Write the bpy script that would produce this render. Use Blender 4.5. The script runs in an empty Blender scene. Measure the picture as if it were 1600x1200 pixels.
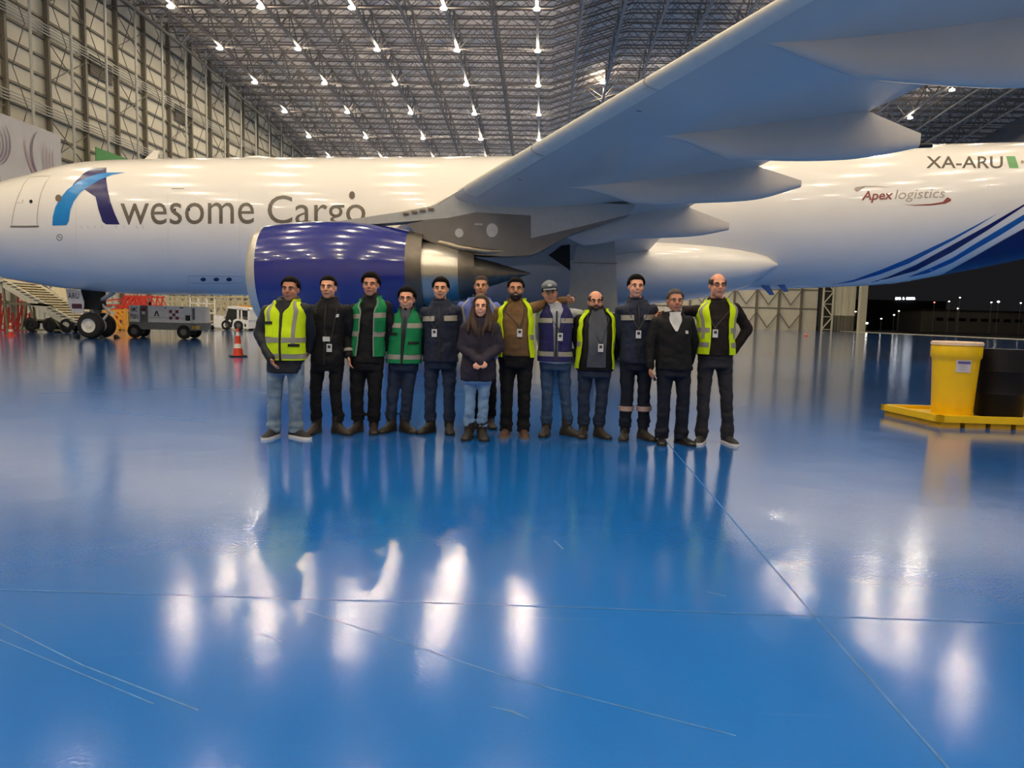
import bpy, bmesh, math, random
from mathutils import Vector, Matrix
random.seed(7)
S = bpy.context.scene
COL = S.collection
# ---------------------------------------------------------------- camera
FPX, ROLL, PITCH, CAMH = 1110.0, math.radians(1.4), math.atan(105 / 1110.0), 1.32
_c, _s = math.cos, math.sin
CR = Vector((_c(ROLL), _s(ROLL) * _s(PITCH), _s(ROLL) * _c(PITCH)))
CU = Vector((-_s(ROLL), _c(ROLL) * _s(PITCH), _c(ROLL) * _c(PITCH)))
CD = Vector((0, _c(PITCH), -_s(PITCH)))
cam_data = bpy.data.cameras.new('camera')
cam_data.sensor_width = 36.0
cam_data.lens = 36.0 * FPX / 1600.0
cam_data.clip_start, cam_data.clip_end = 0.05, 2000
cam = bpy.data.objects.new('camera', cam_data)
COL.objects.link(cam)
cam.matrix_world = Matrix(((CR.x, CU.x, -CD.x, 0), (CR.y, CU.y, -CD.y, 0), (CR.z, CU.z, -CD.z, CAMH), (0, 0, 0, 1)))
S.camera = cam
# ---------------------------------------------------------------- world (night sky) and exposure
world = bpy.data.worlds.new('night_sky')
S.world = world
world.use_nodes = True
bg = world.node_tree.nodes['Background']
bg.inputs[0].default_value = (0.0095, 0.0095, 0.0105, 1)
bg.inputs[1].default_value = 1.0
vs = S.view_settings
vs.view_transform = 'Standard'
vs.look = 'None'
vs.gamma = 1.0
vs.use_curve_mapping = False
vs.exposure = 0.0
LAMP_POWER = 545.0        # radiance of one high-bay lens
S.cycles.use_denoising = True
S.cycles.max_bounces = 8
S.cycles.diffuse_bounces = 5
S.cycles.sample_clamp_indirect = 6.0

# ---------------------------------------------------------------- helpers
def ray(px, py):
    return CD + CR * ((px - 800) / FPX) + CU * ((600 - py) / FPX)
def W(px, py, Y):                       # the point of the place seen at (px, py) on the plane at distance Y
    r = ray(px, py); t = Y / r.y
    return Vector((r.x * t, Y, CAMH + r.z * t))
def G(px, py):                          # the same on the floor
    r = ray(px, py); t = -CAMH / r.z
    return Vector((r.x * t, r.y * t, 0))
PSI = math.radians(2.42)                # the hangar's long axis against the view
HX, HY = Vector((_c(PSI), -_s(PSI), 0)), Vector((_s(PSI), _c(PSI), 0))
def H(lat, dep, z=0.0):
    return HX * lat + HY * dep + Vector((0, 0, z))

def lin(c):
    return tuple(((v / 255) / 12.92 if v / 255 <= 0.04045 else ((v / 255 + 0.055) / 1.055) ** 2.4) for v in c)
MATS = {}
def mat(name, rgb=None, rough=0.5, metal=0.0, var=0.08, scale=6.0, bump=0.0, bscale=40.0, emit=None, coat=0.0, spec=0.5, alpha=1.0, stretch=None):
    if name in MATS: return MATS[name]
    m = bpy.data.materials.new(name); m.use_nodes = True
    nt = m.node_tree; b = nt.nodes['Principled BSDF']
    col = lin(rgb)
    tc = nt.nodes.new('ShaderNodeTexCoord')
    src = tc.outputs['Object']
    if stretch:
        mp = nt.nodes.new('ShaderNodeMapping'); mp.inputs['Scale'].default_value = stretch
        nt.links.new(src, mp.inputs[0]); src = mp.outputs[0]
    n = nt.nodes.new('ShaderNodeTexNoise'); n.inputs['Scale'].default_value = scale; n.inputs['Detail'].default_value = 4
    nt.links.new(src, n.inputs['Vector'])
    r = nt.nodes.new('ShaderNodeValToRGB')
    r.color_ramp.elements[0].position = 0.3; r.color_ramp.elements[1].position = 0.7
    r.color_ramp.elements[0].color = tuple(max(0, v * (1 - var)) for v in col) + (1,)
    r.color_ramp.elements[1].color = tuple(min(1, v * (1 + var)) for v in col) + (1,)
    nt.links.new(n.outputs['Fac'], r.inputs[0]); nt.links.new(r.outputs[0], b.inputs['Base Color'])
    b.inputs['Roughness'].default_value = rough; b.inputs['Metallic'].default_value = metal
    b.inputs['Coat Weight'].default_value = coat; b.inputs['Coat Roughness'].default_value = 0.06
    b.inputs['Specular IOR Level'].default_value = spec
    b.inputs['Alpha'].default_value = alpha
    if bump:
        n2 = nt.nodes.new('ShaderNodeTexNoise'); n2.inputs['Scale'].default_value = bscale; n2.inputs['Detail'].default_value = 3
        nt.links.new(src, n2.inputs['Vector'])
        bp = nt.nodes.new('ShaderNodeBump'); bp.inputs['Strength'].default_value = bump; bp.inputs['Distance'].default_value = 0.02
        nt.links.new(n2.outputs['Fac'], bp.inputs['Height']); nt.links.new(bp.outputs[0], b.inputs['Normal'])
    if emit:
        b.inputs['Emission Color'].default_value = lin(emit[0]) + (1,); b.inputs['Emission Strength'].default_value = emit[1]
    MATS[name] = m
    return m

class MB:                               # collects shapes, links them as ONE mesh object
    def __init__(s): s.v = []; s.f = []; s.mi = []; s.cur = 0
    def add(s, vs, fs):
        o = len(s.v); s.v += [tuple(v) for v in vs]; s.f += [tuple(i + o for i in f) for f in fs]; s.mi += [s.cur] * len(fs); return s
    def box(s, c, d, rot=None):
        c = Vector(c); x, y, z = d[0] / 2, d[1] / 2, d[2] / 2
        p = [Vector((a, b, e)) for a in (-x, x) for b in (-y, y) for e in (-z, z)]
        if rot is not None: p = [rot @ q for q in p]
        return s.add([c + q for q in p], [(0, 1, 3, 2), (4, 6, 7, 5), (0, 4, 5, 1), (2, 3, 7, 6), (0, 2, 6, 4), (1, 5, 7, 3)])
    def bar(s, p, q, w, h=None):
        p, q = Vector(p), Vector(q); d = q - p; L = d.length
        if L < 1e-6: return s
        return s.box((p + q) / 2, (w, h or w, L), d.to_track_quat('Z', 'Y').to_matrix())
    def cyl(s, p, q, r1, r2=None, n=16, caps=True):
        p, q = Vector(p), Vector(q); r2 = r1 if r2 is None else r2
        R = (q - p).to_track_quat('Z', 'Y').to_matrix()
        a = [Vector((_c(2 * math.pi * i / n), _s(2 * math.pi * i / n), 0)) for i in range(n)]
        vs = [p + R @ (k * r1) for k in a] + [q + R @ (k * r2) for k in a]
        fs = [(i, (i + 1) % n, n + (i + 1) % n, n + i) for i in range(n)]
        if caps: fs += [tuple(range(n - 1, -1, -1)), tuple(range(n, 2 * n))]
        return s.add(vs, fs)
    def loft(s, rings, closed=True, cap0=False, cap1=False):
        n = len(rings[0]); vs = [v for r in rings for v in r]; fs = []
        for k in range(len(rings) - 1):
            for i in range(n if closed else n - 1):
                j = (i + 1) % n
                fs.append((k * n + i, k * n + j, (k + 1) * n + j, (k + 1) * n + i))
        if cap0: fs.append(tuple(range(n - 1, -1, -1)))
        if cap1: fs.append(tuple((len(rings) - 1) * n + i for i in range(n)))
        return s.add(vs, fs)
    def lathe(s, prof, o, axis, n=32, cap=False):
        o = Vector(o); R = Vector(axis).to_track_quat('Z', 'Y').to_matrix()
        rings = [[o + R @ Vector((r * _c(2 * math.pi * i / n), r * _s(2 * math.pi * i / n), t)) for i in range(n)] for t, r in prof]
        return s.loft(rings, True, cap, cap)
    def tube(s, path, r, n=8, cap=True):
        path = [Vector(p) for p in path]; rings = []
        rr = r if isinstance(r, (list, tuple)) else [r] * len(path)
        up = None
        for i, p in enumerate(path):
            d = (path[min(i + 1, len(path) - 1)] - path[max(i - 1, 0)]).normalized()
            if up is None:
                up = Vector((0, 0, 1)) if abs(d.z) < 0.9 else Vector((0, 1, 0))
            a = d.cross(up).normalized(); b = d.cross(a).normalized(); up = -b if (-b).dot(up) > 0 else b
            a = up.cross(d).normalized()
            rings.append([p + a * (rr[i] * _c(2 * math.pi * k / n)) + up * (rr[i] * _s(2 * math.pi * k / n)) for k in range(n)])
        return s.loft(rings, True, cap, cap)
    def ell(s, c, r, nu=16, nv=10, rot=None):
        c = Vector(c); vs = []; fs = []
        for j in range(nv + 1):
            ph = -math.pi / 2 + math.pi * j / nv
            for i in range(nu):
                q = Vector((r[0] * _c(ph) * _c(2 * math.pi * i / nu), r[1] * _c(ph) * _s(2 * math.pi * i / nu), r[2] * _s(ph)))
                vs.append(c + (rot @ q if rot is not None else q))
        for j in range(nv):
            for i in range(nu):
                k = (i + 1) % nu
                fs.append((j * nu + i, j * nu + k, (j + 1) * nu + k, (j + 1) * nu + i))
        return s.add(vs, fs)
    def prism(s, pts, d):               # outline pts extruded by vector d
        d = Vector(d); n = len(pts); pts = [Vector(p) for p in pts]
        return s.add(pts + [p + d for p in pts], [tuple(range(n - 1, -1, -1)), tuple(range(n, 2 * n))] + [(i, (i + 1) % n, n + (i + 1) % n, n + i) for i in range(n)])
    def mesh(s, name, off=Vector((0, 0, 0)), smooth=None):
        me = bpy.data.meshes.new(name)
        me.from_pydata([(v[0] - off.x, v[1] - off.y, v[2] - off.z) for v in s.v], [], s.f)
        bm = bmesh.new(); bm.from_mesh(me)
        for f, i in zip(bm.faces, s.mi): f.material_index = i
        bmesh.ops.remove_doubles(bm, verts=bm.verts, dist=1e-5)
        bmesh.ops.recalc_face_normals(bm, faces=bm.faces)
        bm.to_mesh(me); bm.free()
        if smooth is not None:
            for p in me.polygons: p.use_smooth = True
            me.set_sharp_from_angle(angle=math.radians(smooth))
        return me
    def build(s, name, m, parent=None, smooth=None, world=True):
        off = parent_off(parent) if (parent is not None and world) else Vector((0, 0, 0))
        return link(name, s.mesh(name, off, smooth), m, parent)
def parent_off(o):
    v = Vector((0, 0, 0))
    while o is not None: v = v + o.location; o = o.parent
    return v
def link(name, me, m, parent=None):
    o = bpy.data.objects.new(name, me); COL.objects.link(o)
    for k in (m if isinstance(m, (list, tuple)) else [m]):
        if not len(me.materials) or isinstance(m, (list, tuple)): me.materials.append(k)
    if parent is not None: o.parent = parent
    return o
def tag(o, label=None, cat=None, group=None, kind=None):
    if label: o['label'] = label
    if cat: o['category'] = cat
    if group: o['group'] = group
    if kind: o['kind'] = kind
    return o
def empty(name, loc, label=None, cat=None, group=None, rz=0.0):
    o = bpy.data.objects.new(name, None); COL.objects.link(o); o.location = loc; o.rotation_euler = (0, 0, rz); o.empty_display_size = 0.2
    return tag(o, label, cat, group)
def inst(name, me, loc, parent=None, rz=0.0):
    o = bpy.data.objects.new(name, me); COL.objects.link(o)
    if parent is not None: o.parent = parent; loc = Vector(loc) - parent_off(parent)
    o.location = loc; o.rotation_euler = (0, 0, rz)
    return o
def lerp_table(tab, x):
    if x <= tab[0][0]: return tab[0][1]
    for (a, u), (b, v) in zip(tab, tab[1:]):
        if x <= b: return u + (v - u) * (x - a) / (b - a)
    return tab[-1][1]
def smooth_table(tab, x):               # Catmull-Rom through the table
    n = len(tab)
    if x <= tab[0][0]: return tab[0][1]
    if x >= tab[-1][0]: return tab[-1][1]
    for i in range(n - 1):
        if tab[i][0] <= x <= tab[i + 1][0]:
            x0, y0 = tab[i]; x1, y1 = tab[i + 1]
            m0 = (y1 - tab[i - 1][1]) / (x1 - tab[i - 1][0]) if i else (y1 - y0) / (x1 - x0)
            m1 = (tab[i + 2][1] - y0) / (tab[i + 2][0] - x0) if i + 2 < n else (y1 - y0) / (x1 - x0)
            h = x1 - x0; t = (x - x0) / h
            return (2*t**3-3*t*t+1)*y0 + (t**3-2*t*t+t)*h*m0 + (-2*t**3+3*t*t)*y1 + (t**3-t*t)*h*m1
def text_mesh(body, bold=0.0, shear=0.0, res=4):
    cu = bpy.data.curves.new('lettering', 'FONT'); cu.body = body; cu.offset = bold; cu.shear = shear; cu.resolution_u = res
    ob = bpy.data.objects.new('lettering', cu); COL.objects.link(ob)
    dg = bpy.context.evaluated_depsgraph_get(); dg.update()
    me = bpy.data.meshes.new_from_object(ob.evaluated_get(dg))
    vs = [v.co.copy() for v in me.vertices]; fs = [tuple(p.vertices) for p in me.polygons]
    bpy.data.objects.remove(ob); bpy.data.curves.remove(cu); bpy.data.meshes.remove(me)
    x0, x1 = min(v.x for v in vs), max(v.x for v in vs); y0, y1 = min(v.y for v in vs), max(v.y for v in vs)
    return vs, fs, (x0, x1, y0, y1)
def text_on(name, body, m, parent, origin, ux, uy, width=None, height=None, bold=0.0, shear=0.0, lift=0.004):
    """flat lettering: origin = lower left corner, ux / uy unit vectors"""
    vs, fs, (x0, x1, y0, y1) = text_mesh(body, bold, shear, 2)
    sx = width / (x1 - x0) if width else height / (y1 - y0); sy = height / (y1 - y0) if height else sx
    ux, uy = Vector(ux), Vector(uy); nrm = ux.cross(uy)
    mb = MB(); mb.add([Vector(origin) + ux * ((v.x - x0) * sx) + uy * ((v.y - y0) * sy) + nrm * lift for v in vs], fs)
    return mb.build(name, m, parent)
ORD = ['first', 'second', 'third', 'fourth', 'fifth', 'sixth', 'seventh', 'eighth', 'ninth', 'tenth', 'eleventh', 'twelfth', 'thirteenth', 'fourteenth', 'fifteenth', 'sixteenth', 'seventeenth', 'eighteenth', 'nineteenth', 'twentieth']
# ================================================================ THE HANGAR
LATL, LATR, DEP0, DEP1 = -40.0, 64.0, -30.0, 152.0
ZL = [(-40, 27.5), (66, 27.5), (72.9, 27.4), (81.6, 26.85), (90.9, 26.27), (100.2, 25.47), (152, 21.0)]
def zlamp(lat, dep):
    return lerp_table(ZL, dep) + lerp_table([(0, 0), (8, 2.6), (100, 2.6)], lat)
ROOF_UP = 3.4
# materials
def floor_material():
    m = bpy.data.materials.new('blue_epoxy_floor'); m.use_nodes = True
    nt = m.node_tree; b = nt.nodes['Principled BSDF']; L = nt.links.new
    tc = nt.nodes.new('ShaderNodeTexCoord')
    n = nt.nodes.new('ShaderNodeTexNoise'); n.inputs['Scale'].default_value = 0.35; n.inputs['Detail'].default_value = 6
    L(tc.outputs['Object'], n.inputs['Vector'])
    r = nt.nodes.new('ShaderNodeValToRGB')
    r.color_ramp.elements[0].position = 0.3; r.color_ramp.elements[1].position = 0.75
    r.color_ramp.elements[0].color = (0.004, 0.118, 0.46, 1); r.color_ramp.elements[1].color = (0.006, 0.145, 0.54, 1)
    L(n.outputs['Fac'], r.inputs[0])
    mp = nt.nodes.new('ShaderNodeMapping'); mp.inputs['Scale'].default_value = (0.6, 9.0, 1); mp.inputs['Rotation'].default_value = (0, 0, 0.5)
    L(tc.outputs['Object'], mp.inputs[0])
    n3 = nt.nodes.new('ShaderNodeTexNoise'); n3.inputs['Scale'].default_value = 2.2; n3.inputs['Detail'].default_value = 8
    L(mp.outputs[0], n3.inputs['Vector'])
    r3 = nt.nodes.new('ShaderNodeValToRGB'); r3.color_ramp.elements[0].position = 0.66; r3.color_ramp.elements[1].position = 0.80
    L(n3.outputs['Fac'], r3.inputs[0])
    k = nt.nodes.new('ShaderNodeMath'); k.operation = 'MULTIPLY'; k.inputs[1].default_value = 0.25; L(r3.outputs[0], k.inputs[0])
    mx = nt.nodes.new('ShaderNodeMix'); mx.data_type = 'RGBA'; mx.inputs[7].default_value = (0.10, 0.25, 0.50, 1)
    L(k.outputs[0], mx.inputs[0]); L(r.outputs[0], mx.inputs[6]); L(mx.outputs[2], b.inputs['Base Color'])
    rr = nt.nodes.new('ShaderNodeMapRange'); rr.inputs[3].default_value = 0.14; rr.inputs[4].default_value = 0.22
    L(n.outputs['Fac'], rr.inputs[0]); L(rr.outputs[0], b.inputs['Roughness'])
    b.inputs['Specular IOR Level'].default_value = 0.5; b.inputs['Coat Weight'].default_value = 1.0; b.inputs['Coat Roughness'].default_value = 0.085; b.inputs['Coat IOR'].default_value = 1.5
    n2 = nt.nodes.new('ShaderNodeTexNoise'); n2.inputs['Scale'].default_value = 60; n2.inputs['Detail'].default_value = 3
    L(tc.outputs['Object'], n2.inputs['Vector'])
    n4 = nt.nodes.new('ShaderNodeTexNoise'); n4.inputs['Scale'].default_value = 1.1; n4.inputs['Detail'].default_value = 2
    L(tc.outputs['Object'], n4.inputs['Vector'])
    ad = nt.nodes.new('ShaderNodeMath'); ad.operation = 'MULTIPLY_ADD'; ad.inputs[1].default_value = 7.0
    L(n4.outputs['Fac'], ad.inputs[0]); L(n2.outputs['Fac'], ad.inputs[2])
    bp = nt.nodes.new('ShaderNodeBump'); bp.inputs['Strength'].default_value = 0.10; bp.inputs['Distance'].default_value = 0.006
    L(ad.outputs[0], bp.inputs['Height']); L(bp.outputs[0], b.inputs['Normal']); L(bp.outputs[0], b.inputs['Coat Normal'])
    return m
def cladding(name, rgb, pitch=0.45, var=0.06):
    m = mat(name, rgb, 0.6, var=var, scale=0.5)
    nt = m.node_tree; b = nt.nodes['Principled BSDF']
    tc = [n for n in nt.nodes if n.type == 'TEX_COORD'][0]
    w = nt.nodes.new('ShaderNodeTexWave'); w.wave_type = 'BANDS'; w.bands_direction = 'X'; w.inputs['Scale'].default_value = 0.314 / pitch
    w.wave_profile = 'SAW'
    nt.links.new(tc.outputs['Object'], w.inputs['Vector'])
    bp = nt.nodes.new('ShaderNodeBump'); bp.inputs['Strength'].default_value = 0.6; bp.inputs['Distance'].default_value = 0.03
    nt.links.new(w.outputs['Fac'], bp.inputs['Height']); nt.links.new(bp.outputs[0], b.inputs['Normal'])
    return m
M_wall = cladding('cream_wall_cladding', (206, 200, 180))
M_deck = cladding('grey_roof_deck', (228, 218, 204), 0.6)
M_steel = mat('painted_steel', (112, 106, 92), 0.55, var=0.12)
M_roofsteel = mat('grey_roof_steel', (124, 117, 110), 0.55, var=0.12)
M_chord = mat('pale_roof_chord', (150, 148, 144), 0.55, var=0.1)
M_galv = mat('galvanised_steel', (186, 184, 172), 0.4, var=0.1)

def quad(name, pts, m, kind='structure', parent=None):
    mb = MB(); mb.add(pts, [tuple(range(len(pts)))]); o = mb.build(name, m, parent)
    if kind: o['kind'] = kind
    return o
# floor
o = quad('floor', [H(LATL, DEP0), H(LATR, DEP0), H(LATR, DEP1), H(LATL, DEP1)], floor_material()); floor_o = o
o['label'] = 'glossy blue epoxy hangar floor'
M_joint = mat('pale_joint_line', (52, 104, 168), 0.5, var=0.3, scale=9)
M_scr = mat('scuffed_floor_scratch', (62, 112, 172), 0.5, var=0.4, scale=14)
def strip(name, pts, w, m, parent, z=0.0012):
    mb = MB(); pts = [Vector((p.x, p.y, z)) for p in pts]; rings = []
    for i, p in enumerate(pts):
        d = (pts[min(i + 1, len(pts) - 1)] - pts[max(i - 1, 0)]).normalized(); a = Vector((-d.y, d.x, 0)) * (w if not isinstance(w, list) else w[i]) * 0.5
        rings.append([p - a, p + a])
    mb.loft(rings, closed=False); return mb.build(name, m, parent)
strip('floor_joint', [Vector((-14, 3.42, 0)), Vector((-2.36, 3.19, 0)), Vector((0.02, 3.155, 0)), Vector((2.33, 3.09, 0)), Vector((14, 2.8, 0))], 0.008, M_joint, floor_o)
strip('floor_joint', [Vector((1.72, 7.9, 0)), Vector((1.40, 3.13, 0)), Vector((1.34, 2.02, 0)), Vector((1.25, 0.5, 0))], 0.010, M_joint, floor_o)
for pts, w in (([(0, 975), (130, 1040), (310, 1110)], .006), ([(0, 1000), (240, 1100)], .005), ([(480, 955), (800, 1060), (1150, 1150)], .006), ([(765, 1104), (800, 1112), (828, 1124)], [.002, .012, .002]),
               ([(866, 845), (880, 858)], .012), ([(405, 990), (440, 1003)], .008), ([(1105, 925), (1135, 932)], .006), ([(140, 640), (330, 660)], .03), ([(60, 615), (300, 607), (520, 618)], .03)):
    strip('floor_scratch', [G(*p) for p in pts], w, M_scr, floor_o, 0.001)
# ceiling: deck, purlin joists, trusses
deps = [DEP0, 66, 72.9, 81.6, 90.9, 100.2, DEP1]
lats = [LATL, 0, 8, LATR + 2]
mb = MB()
mb.loft([[H(l, d, zlamp(l, d) + ROOF_UP) for l in lats] for d in deps], closed=False)
ceil_o = tag(mb.build('ceiling', M_deck), 'grey metal roof deck high over the hangar', kind='structure')
mb = MB()
def lat_poly(zoff): return [Vector((l, 0, zoff + lerp_table([(0, 0), (8, 2.6), (100, 2.6)], l))) for l in lats]
for zo, w in ((-0.02, 0.13), (-0.62, 0.09)):
    P = lat_poly(zo)
    for a, b in zip(P, P[1:]): mb.bar(a, b, w)
l = LATL; up = True
while l < LATR - 1:
    za = lerp_table([(0, 0), (8, 2.6), (100, 2.6)], l); zb = lerp_table([(0, 0), (8, 2.6), (100, 2.6)], l + 1.0)
    mb.bar((l, 0, za - (0.05 if up else 0.6)), (l + 1.0, 0, zb - (0.6 if up else 0.05)), 0.045)
    l += 1.0; up = not up
pur = mb.mesh('purlin'); pur.materials.append(M_roofsteel)
d = 22.0
while d < DEP1 - 1:
    inst('purlin', pur, H(0, d, lerp_table(ZL, d) + ROOF_UP - 0.15), ceil_o, -PSI); d += 2.05
# trusses running into the depth, each bottom chord carrying a line of lamps
knots = [20, 66, 72.9, 81.6, 90.9, 100.2, DEP1 - 0.5]
ti = 0
lat = -37.35
while lat < 60:
    heavy = (ti % 2 == 1)
    mb = MB()
    for a, b in zip(knots, knots[1:]):
        mb.bar(H(lat, a, zlamp(lat, a) + 0.5), H(lat, b, zlamp(lat, b) + 0.5), 0.26 if heavy else 0.20)
        mb.bar(H(lat, a, zlamp(lat, a) + 2.6), H(lat, b, zlamp(lat, b) + 2.6), 0.20)
    t = mb.build('truss', M_chord if lat > 2 else M_roofsteel, ceil_o)
    mb = MB(); dd = 20.0; up = True
    while dd < DEP1 - 3:
        e = dd + 2.3
        mb.bar(H(lat, dd, zlamp(lat, dd) + (2.6 if up else 0.5)), H(lat, e, zlamp(lat, e) + (0.5 if up else 2.6)), 0.11)
        if up: mb.bar(H(lat, dd, zlamp(lat, dd) + 0.5), H(lat, dd, zlamp(lat, dd) + 2.6), 0.08)
        # slanted sway braces to the neighbouring truss
        mb.bar(H(lat, dd, zlamp(lat, dd) + 0.5), H(lat + 2.0, dd, zlamp(lat + 2, dd) + 2.7), 0.06)
        mb.bar(H(lat + 4.0, dd, zlamp(lat + 4, dd) + 0.5), H(lat + 2.0, dd, zlamp(lat + 2, dd) + 2.7), 0.06)
        dd = e; up = not up
    w = mb.build('truss_web', M_roofsteel, t); w['kind'] = 'stuff'
    lat += 4.0; ti += 1
mb = MB()
for zo, w in ((0.55, 0.10), (2.5, 0.10)):
    P = lat_poly(zo)
    for a, b in zip(P, P[1:]): mb.bar(a, b, w)
l = LATL + 2.65; up = True
while l < LATR - 3:
    za = lerp_table([(0, 0), (8, 2.6), (100, 2.6)], l); zb = lerp_table([(0, 0), (8, 2.6), (100, 2.6)], l + 2.0)
    mb.bar((l, 0, za + (0.55 if up else 2.5)), (l + 2.0, 0, zb + (2.5 if up else 0.55)), 0.07)
    l += 2.0; up = not up
ctr = mb.mesh('cross_truss'); ctr.materials.append(M_roofsteel)
for k in range(-4, 10):
    d = 63.4 + 9.2 * k
    inst('cross_truss', ctr, H(0, d + 1.2, lerp_table(ZL, d + 1.2)), ceil_o, -PSI)

# left wall
def wall(name, a, b, z0, z1, m, label):
    a, b = Vector(a), Vector(b); L = (b - a).length
    mb = MB(); mb.add([(0, 0, z0), (L, 0, z0), (L, 0, z1), (0, 0, z1)], [(0, 1, 2, 3)])
    o = mb.build(name, m); o.location = a; d = b - a; o.rotation_euler = (0, 0, math.atan2(d.y, d.x)); o['kind'] = 'structure'; o['label'] = label
    return o
wl = wall('wall_left', H(LATL, DEP0), H(LATL, DEP1), 0, 31.2, M_wall, 'tall cream clad wall with steel frame along the nose side')
wr = wall('wall_rear', H(LATL, DEP1), H(57.0, DEP1), 0, 31.2, M_wall, 'far cream clad wall behind the tail')
wn = wall('wall_front', H(LATL, DEP0), H(LATR, DEP0), 0, 31.2, M_wall, 'cream clad wall behind the photographer')
wh = wall('wall_right', H(LATR + 2, DEP0), H(LATR + 2, DEP1), 21.5, 34.5, mat('grey_door_header', (120, 120, 122), 0.6, var=0.1, scale=0.3), 'grey clad header above the open hangar doorway')
def wpiece(name, me, parent, x, y, z):   # piece in the wall's own frame: x along, y into the room is negative
    o = bpy.data.objects.new(name, me); COL.objects.link(o); o.parent = parent; o.location = (x, y, z); return o
def bmesh_box(name, dims, m, c=(0, 0, 0)):
    mb = MB(); mb.box(c, dims); me = mb.mesh(name); me.materials.append(m); return me
# in wall_left's frame x = dep - DEP0, room side is -y
WL = DEP1 - DEP0
col_me = bmesh_box('column', (0.24, 0.36, 31), M_steel, (0, -0.25, 15.5))
girt_me = bmesh_box('girt', (WL, 0.18, 0.18), M_steel, (WL / 2, -0.1, 0))
mb = MB(); mb.cyl((0, -1.5, 0), (0, -1.5, 30), 0.11, n=8)
pole_me = mb.mesh('pole'); pole_me.materials.append(M_galv)
mb = MB(); z = 0.8; up = True
while z < 29:
    mb.bar((0, -0.45 if up else -1.5, z), (0, -1.5 if up else -0.45, z + 3.0), 0.05); z += 3.0; up = not up
lat_me = mb.mesh('column_lacing'); lat_me.materials.append(M_steel)
mb = MB(); z = 1.0
while z < 27:
    mb.bar((0, -0.35, z), (4.6, -0.35, z + 3.0), 0.06); mb.bar((0, -0.35, z + 3), (4.6, -0.35, z), 0.06); z += 6.0
brace_me = mb.mesh('brace'); brace_me.materials.append(M_steel)
for k in range(-14, 21):
    x = 56.6 + 4.6 * k - DEP0
    if not (2 < x < WL - 1): continue
    wpiece('column', col_me, wl, x, 0, 0)
    wpiece('pole', pole_me, wl, x + 1.05, 0, 0)
    wpiece('column_lacing', lat_me, wl, x + 0.5, 0, 0)
    if k % 2 == 0 and x + 4.6 < WL: wpiece('brace', brace_me, wl, x, 0, 0)
for i in range(1, 21): wpiece('girt', girt_me, wl, 0, 0, 1.48 * i)
# two long pipe bundles along the wall
for z0 in (16.2, 22.4):
    for j in range(4):
        mb = MB(); mb.cyl((0, -0.55 - 0.02 * j, z0 + 0.22 * j), (WL, -0.55 - 0.02 * j, z0 + 0.22 * j), 0.05, n=6); mb.build('wall_pipe', M_galv, wl, world=False)
M_louv = mat('dark_louvre', (96, 90, 80), 0.6)
for d0, d1, z0, z1 in ((62.0, 65.2, 21.3, 23.1), (76.3, 79.6, 21.3, 23.1), (96.5, 100, 21.0, 22.8)):
    mb = MB(); mb.box(((d0 + d1) / 2 - DEP0, -0.16, (z0 + z1) / 2), (d1 - d0, 0.05, z1 - z0)); lv = mb.build('louvre', M_louv, wl, world=False)
    n = 9
    for j in range(n):
        mb = MB(); mb.box(((d0 + d1) / 2 - DEP0, -0.22, z0 + (j + .5) * (z1 - z0) / n), (d1 - d0, 0.05, 0.09)); mb.build('louvre_slat', M_louv, lv, world=False)
# rear wall frame (x = lat - LATL)
WR = 97.0
girt2 = bmesh_box('girt', (WR, 0.2, 0.16), M_steel, (WR / 2, -0.12, 0))
for i in range(1, 8): wpiece('girt', girt2, wr, 0, 0, 3.9 * i + 0.6)
col2 = bmesh_box('column', (0.4, 0.5, 30), M_steel, (0, -0.3, 15))
for k in range(21): wpiece('column', col2, wr, 1.6 + 4.6 * k, 0, 0)
mb = MB()
for z in (0.4, 5.2, 10.0):
    mb.bar((0, -0.6, z + 3.2), (2.3, -0.6, z), 0.16); mb.bar((2.3, -0.6, z), (4.6, -0.6, z + 3.2), 0.16)
br2 = mb.mesh('brace'); br2.materials.append(M_steel)
for k in range(20): wpiece('brace', br2, wr, 1.6 + 4.6 * k, 0, 0)
# doorway corner: lattice post, parked door leaves, jamb
M_leaf = mat('cream_door_leaf', (216, 212, 190), 0.5, var=0.05)
M_gap = mat('gap_darkness_sheet', (58, 52, 46), 0.7)  # darkness of the gaps put into the colour of backing sheets
M_glaz = mat('smoky_leaf_glazing', (120, 116, 104), 0.25, alpha=1.0)
t = empty('lattice_post', H(58.2, 149.5, 0), 'pale steel lattice post at the corner of the doorway', 'post')
for dl in (-1.0, 1.0):
    mb = MB(); mb.bar(H(58.2 + dl, 149.5, 0), H(58.2 + dl, 149.5, 21), 0.3); mb.build('post_chord', M_leaf, t)
z = 0.3; up = True
while z < 20:
    mb = MB(); mb.bar(H(57.2 if up else 59.2, 149.4, z), H(59.2 if up else 57.2, 149.4, z + 2.6), 0.2); mb.build('post_brace', M_leaf, t)
    mb = MB(); mb.bar(H(57.2, 149.4, z), H(59.2, 149.4, z), 0.14); mb.build('post_rung', M_leaf, t); z += 2.6; up = not up
mb = MB(); mb.box(H(58.2, 150.6, 10.5), (2.6, 0.2, 21)); mb.build('post_backing', M_gap, t)
t = empty('door_leaf_stack', H(62, 150, 0), 'row of parked cream hangar door leaves with glazed lower panels', 'hangar door')
for i in range(6):
    la = 59.98 + 0.70 * i
    mb = MB(); mb.box(H(la, 150 - 0.12 * (i % 2), 12.1), (0.66, 0.3, 17.8)); mb.build('door_leaf', M_leaf, t)
    mb = MB(); mb.box(H(la, 150 - 0.12 * (i % 2), 1.6), (0.62, 0.2, 3.1)); mb.build('glazed_panel', M_glaz, t)
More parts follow.
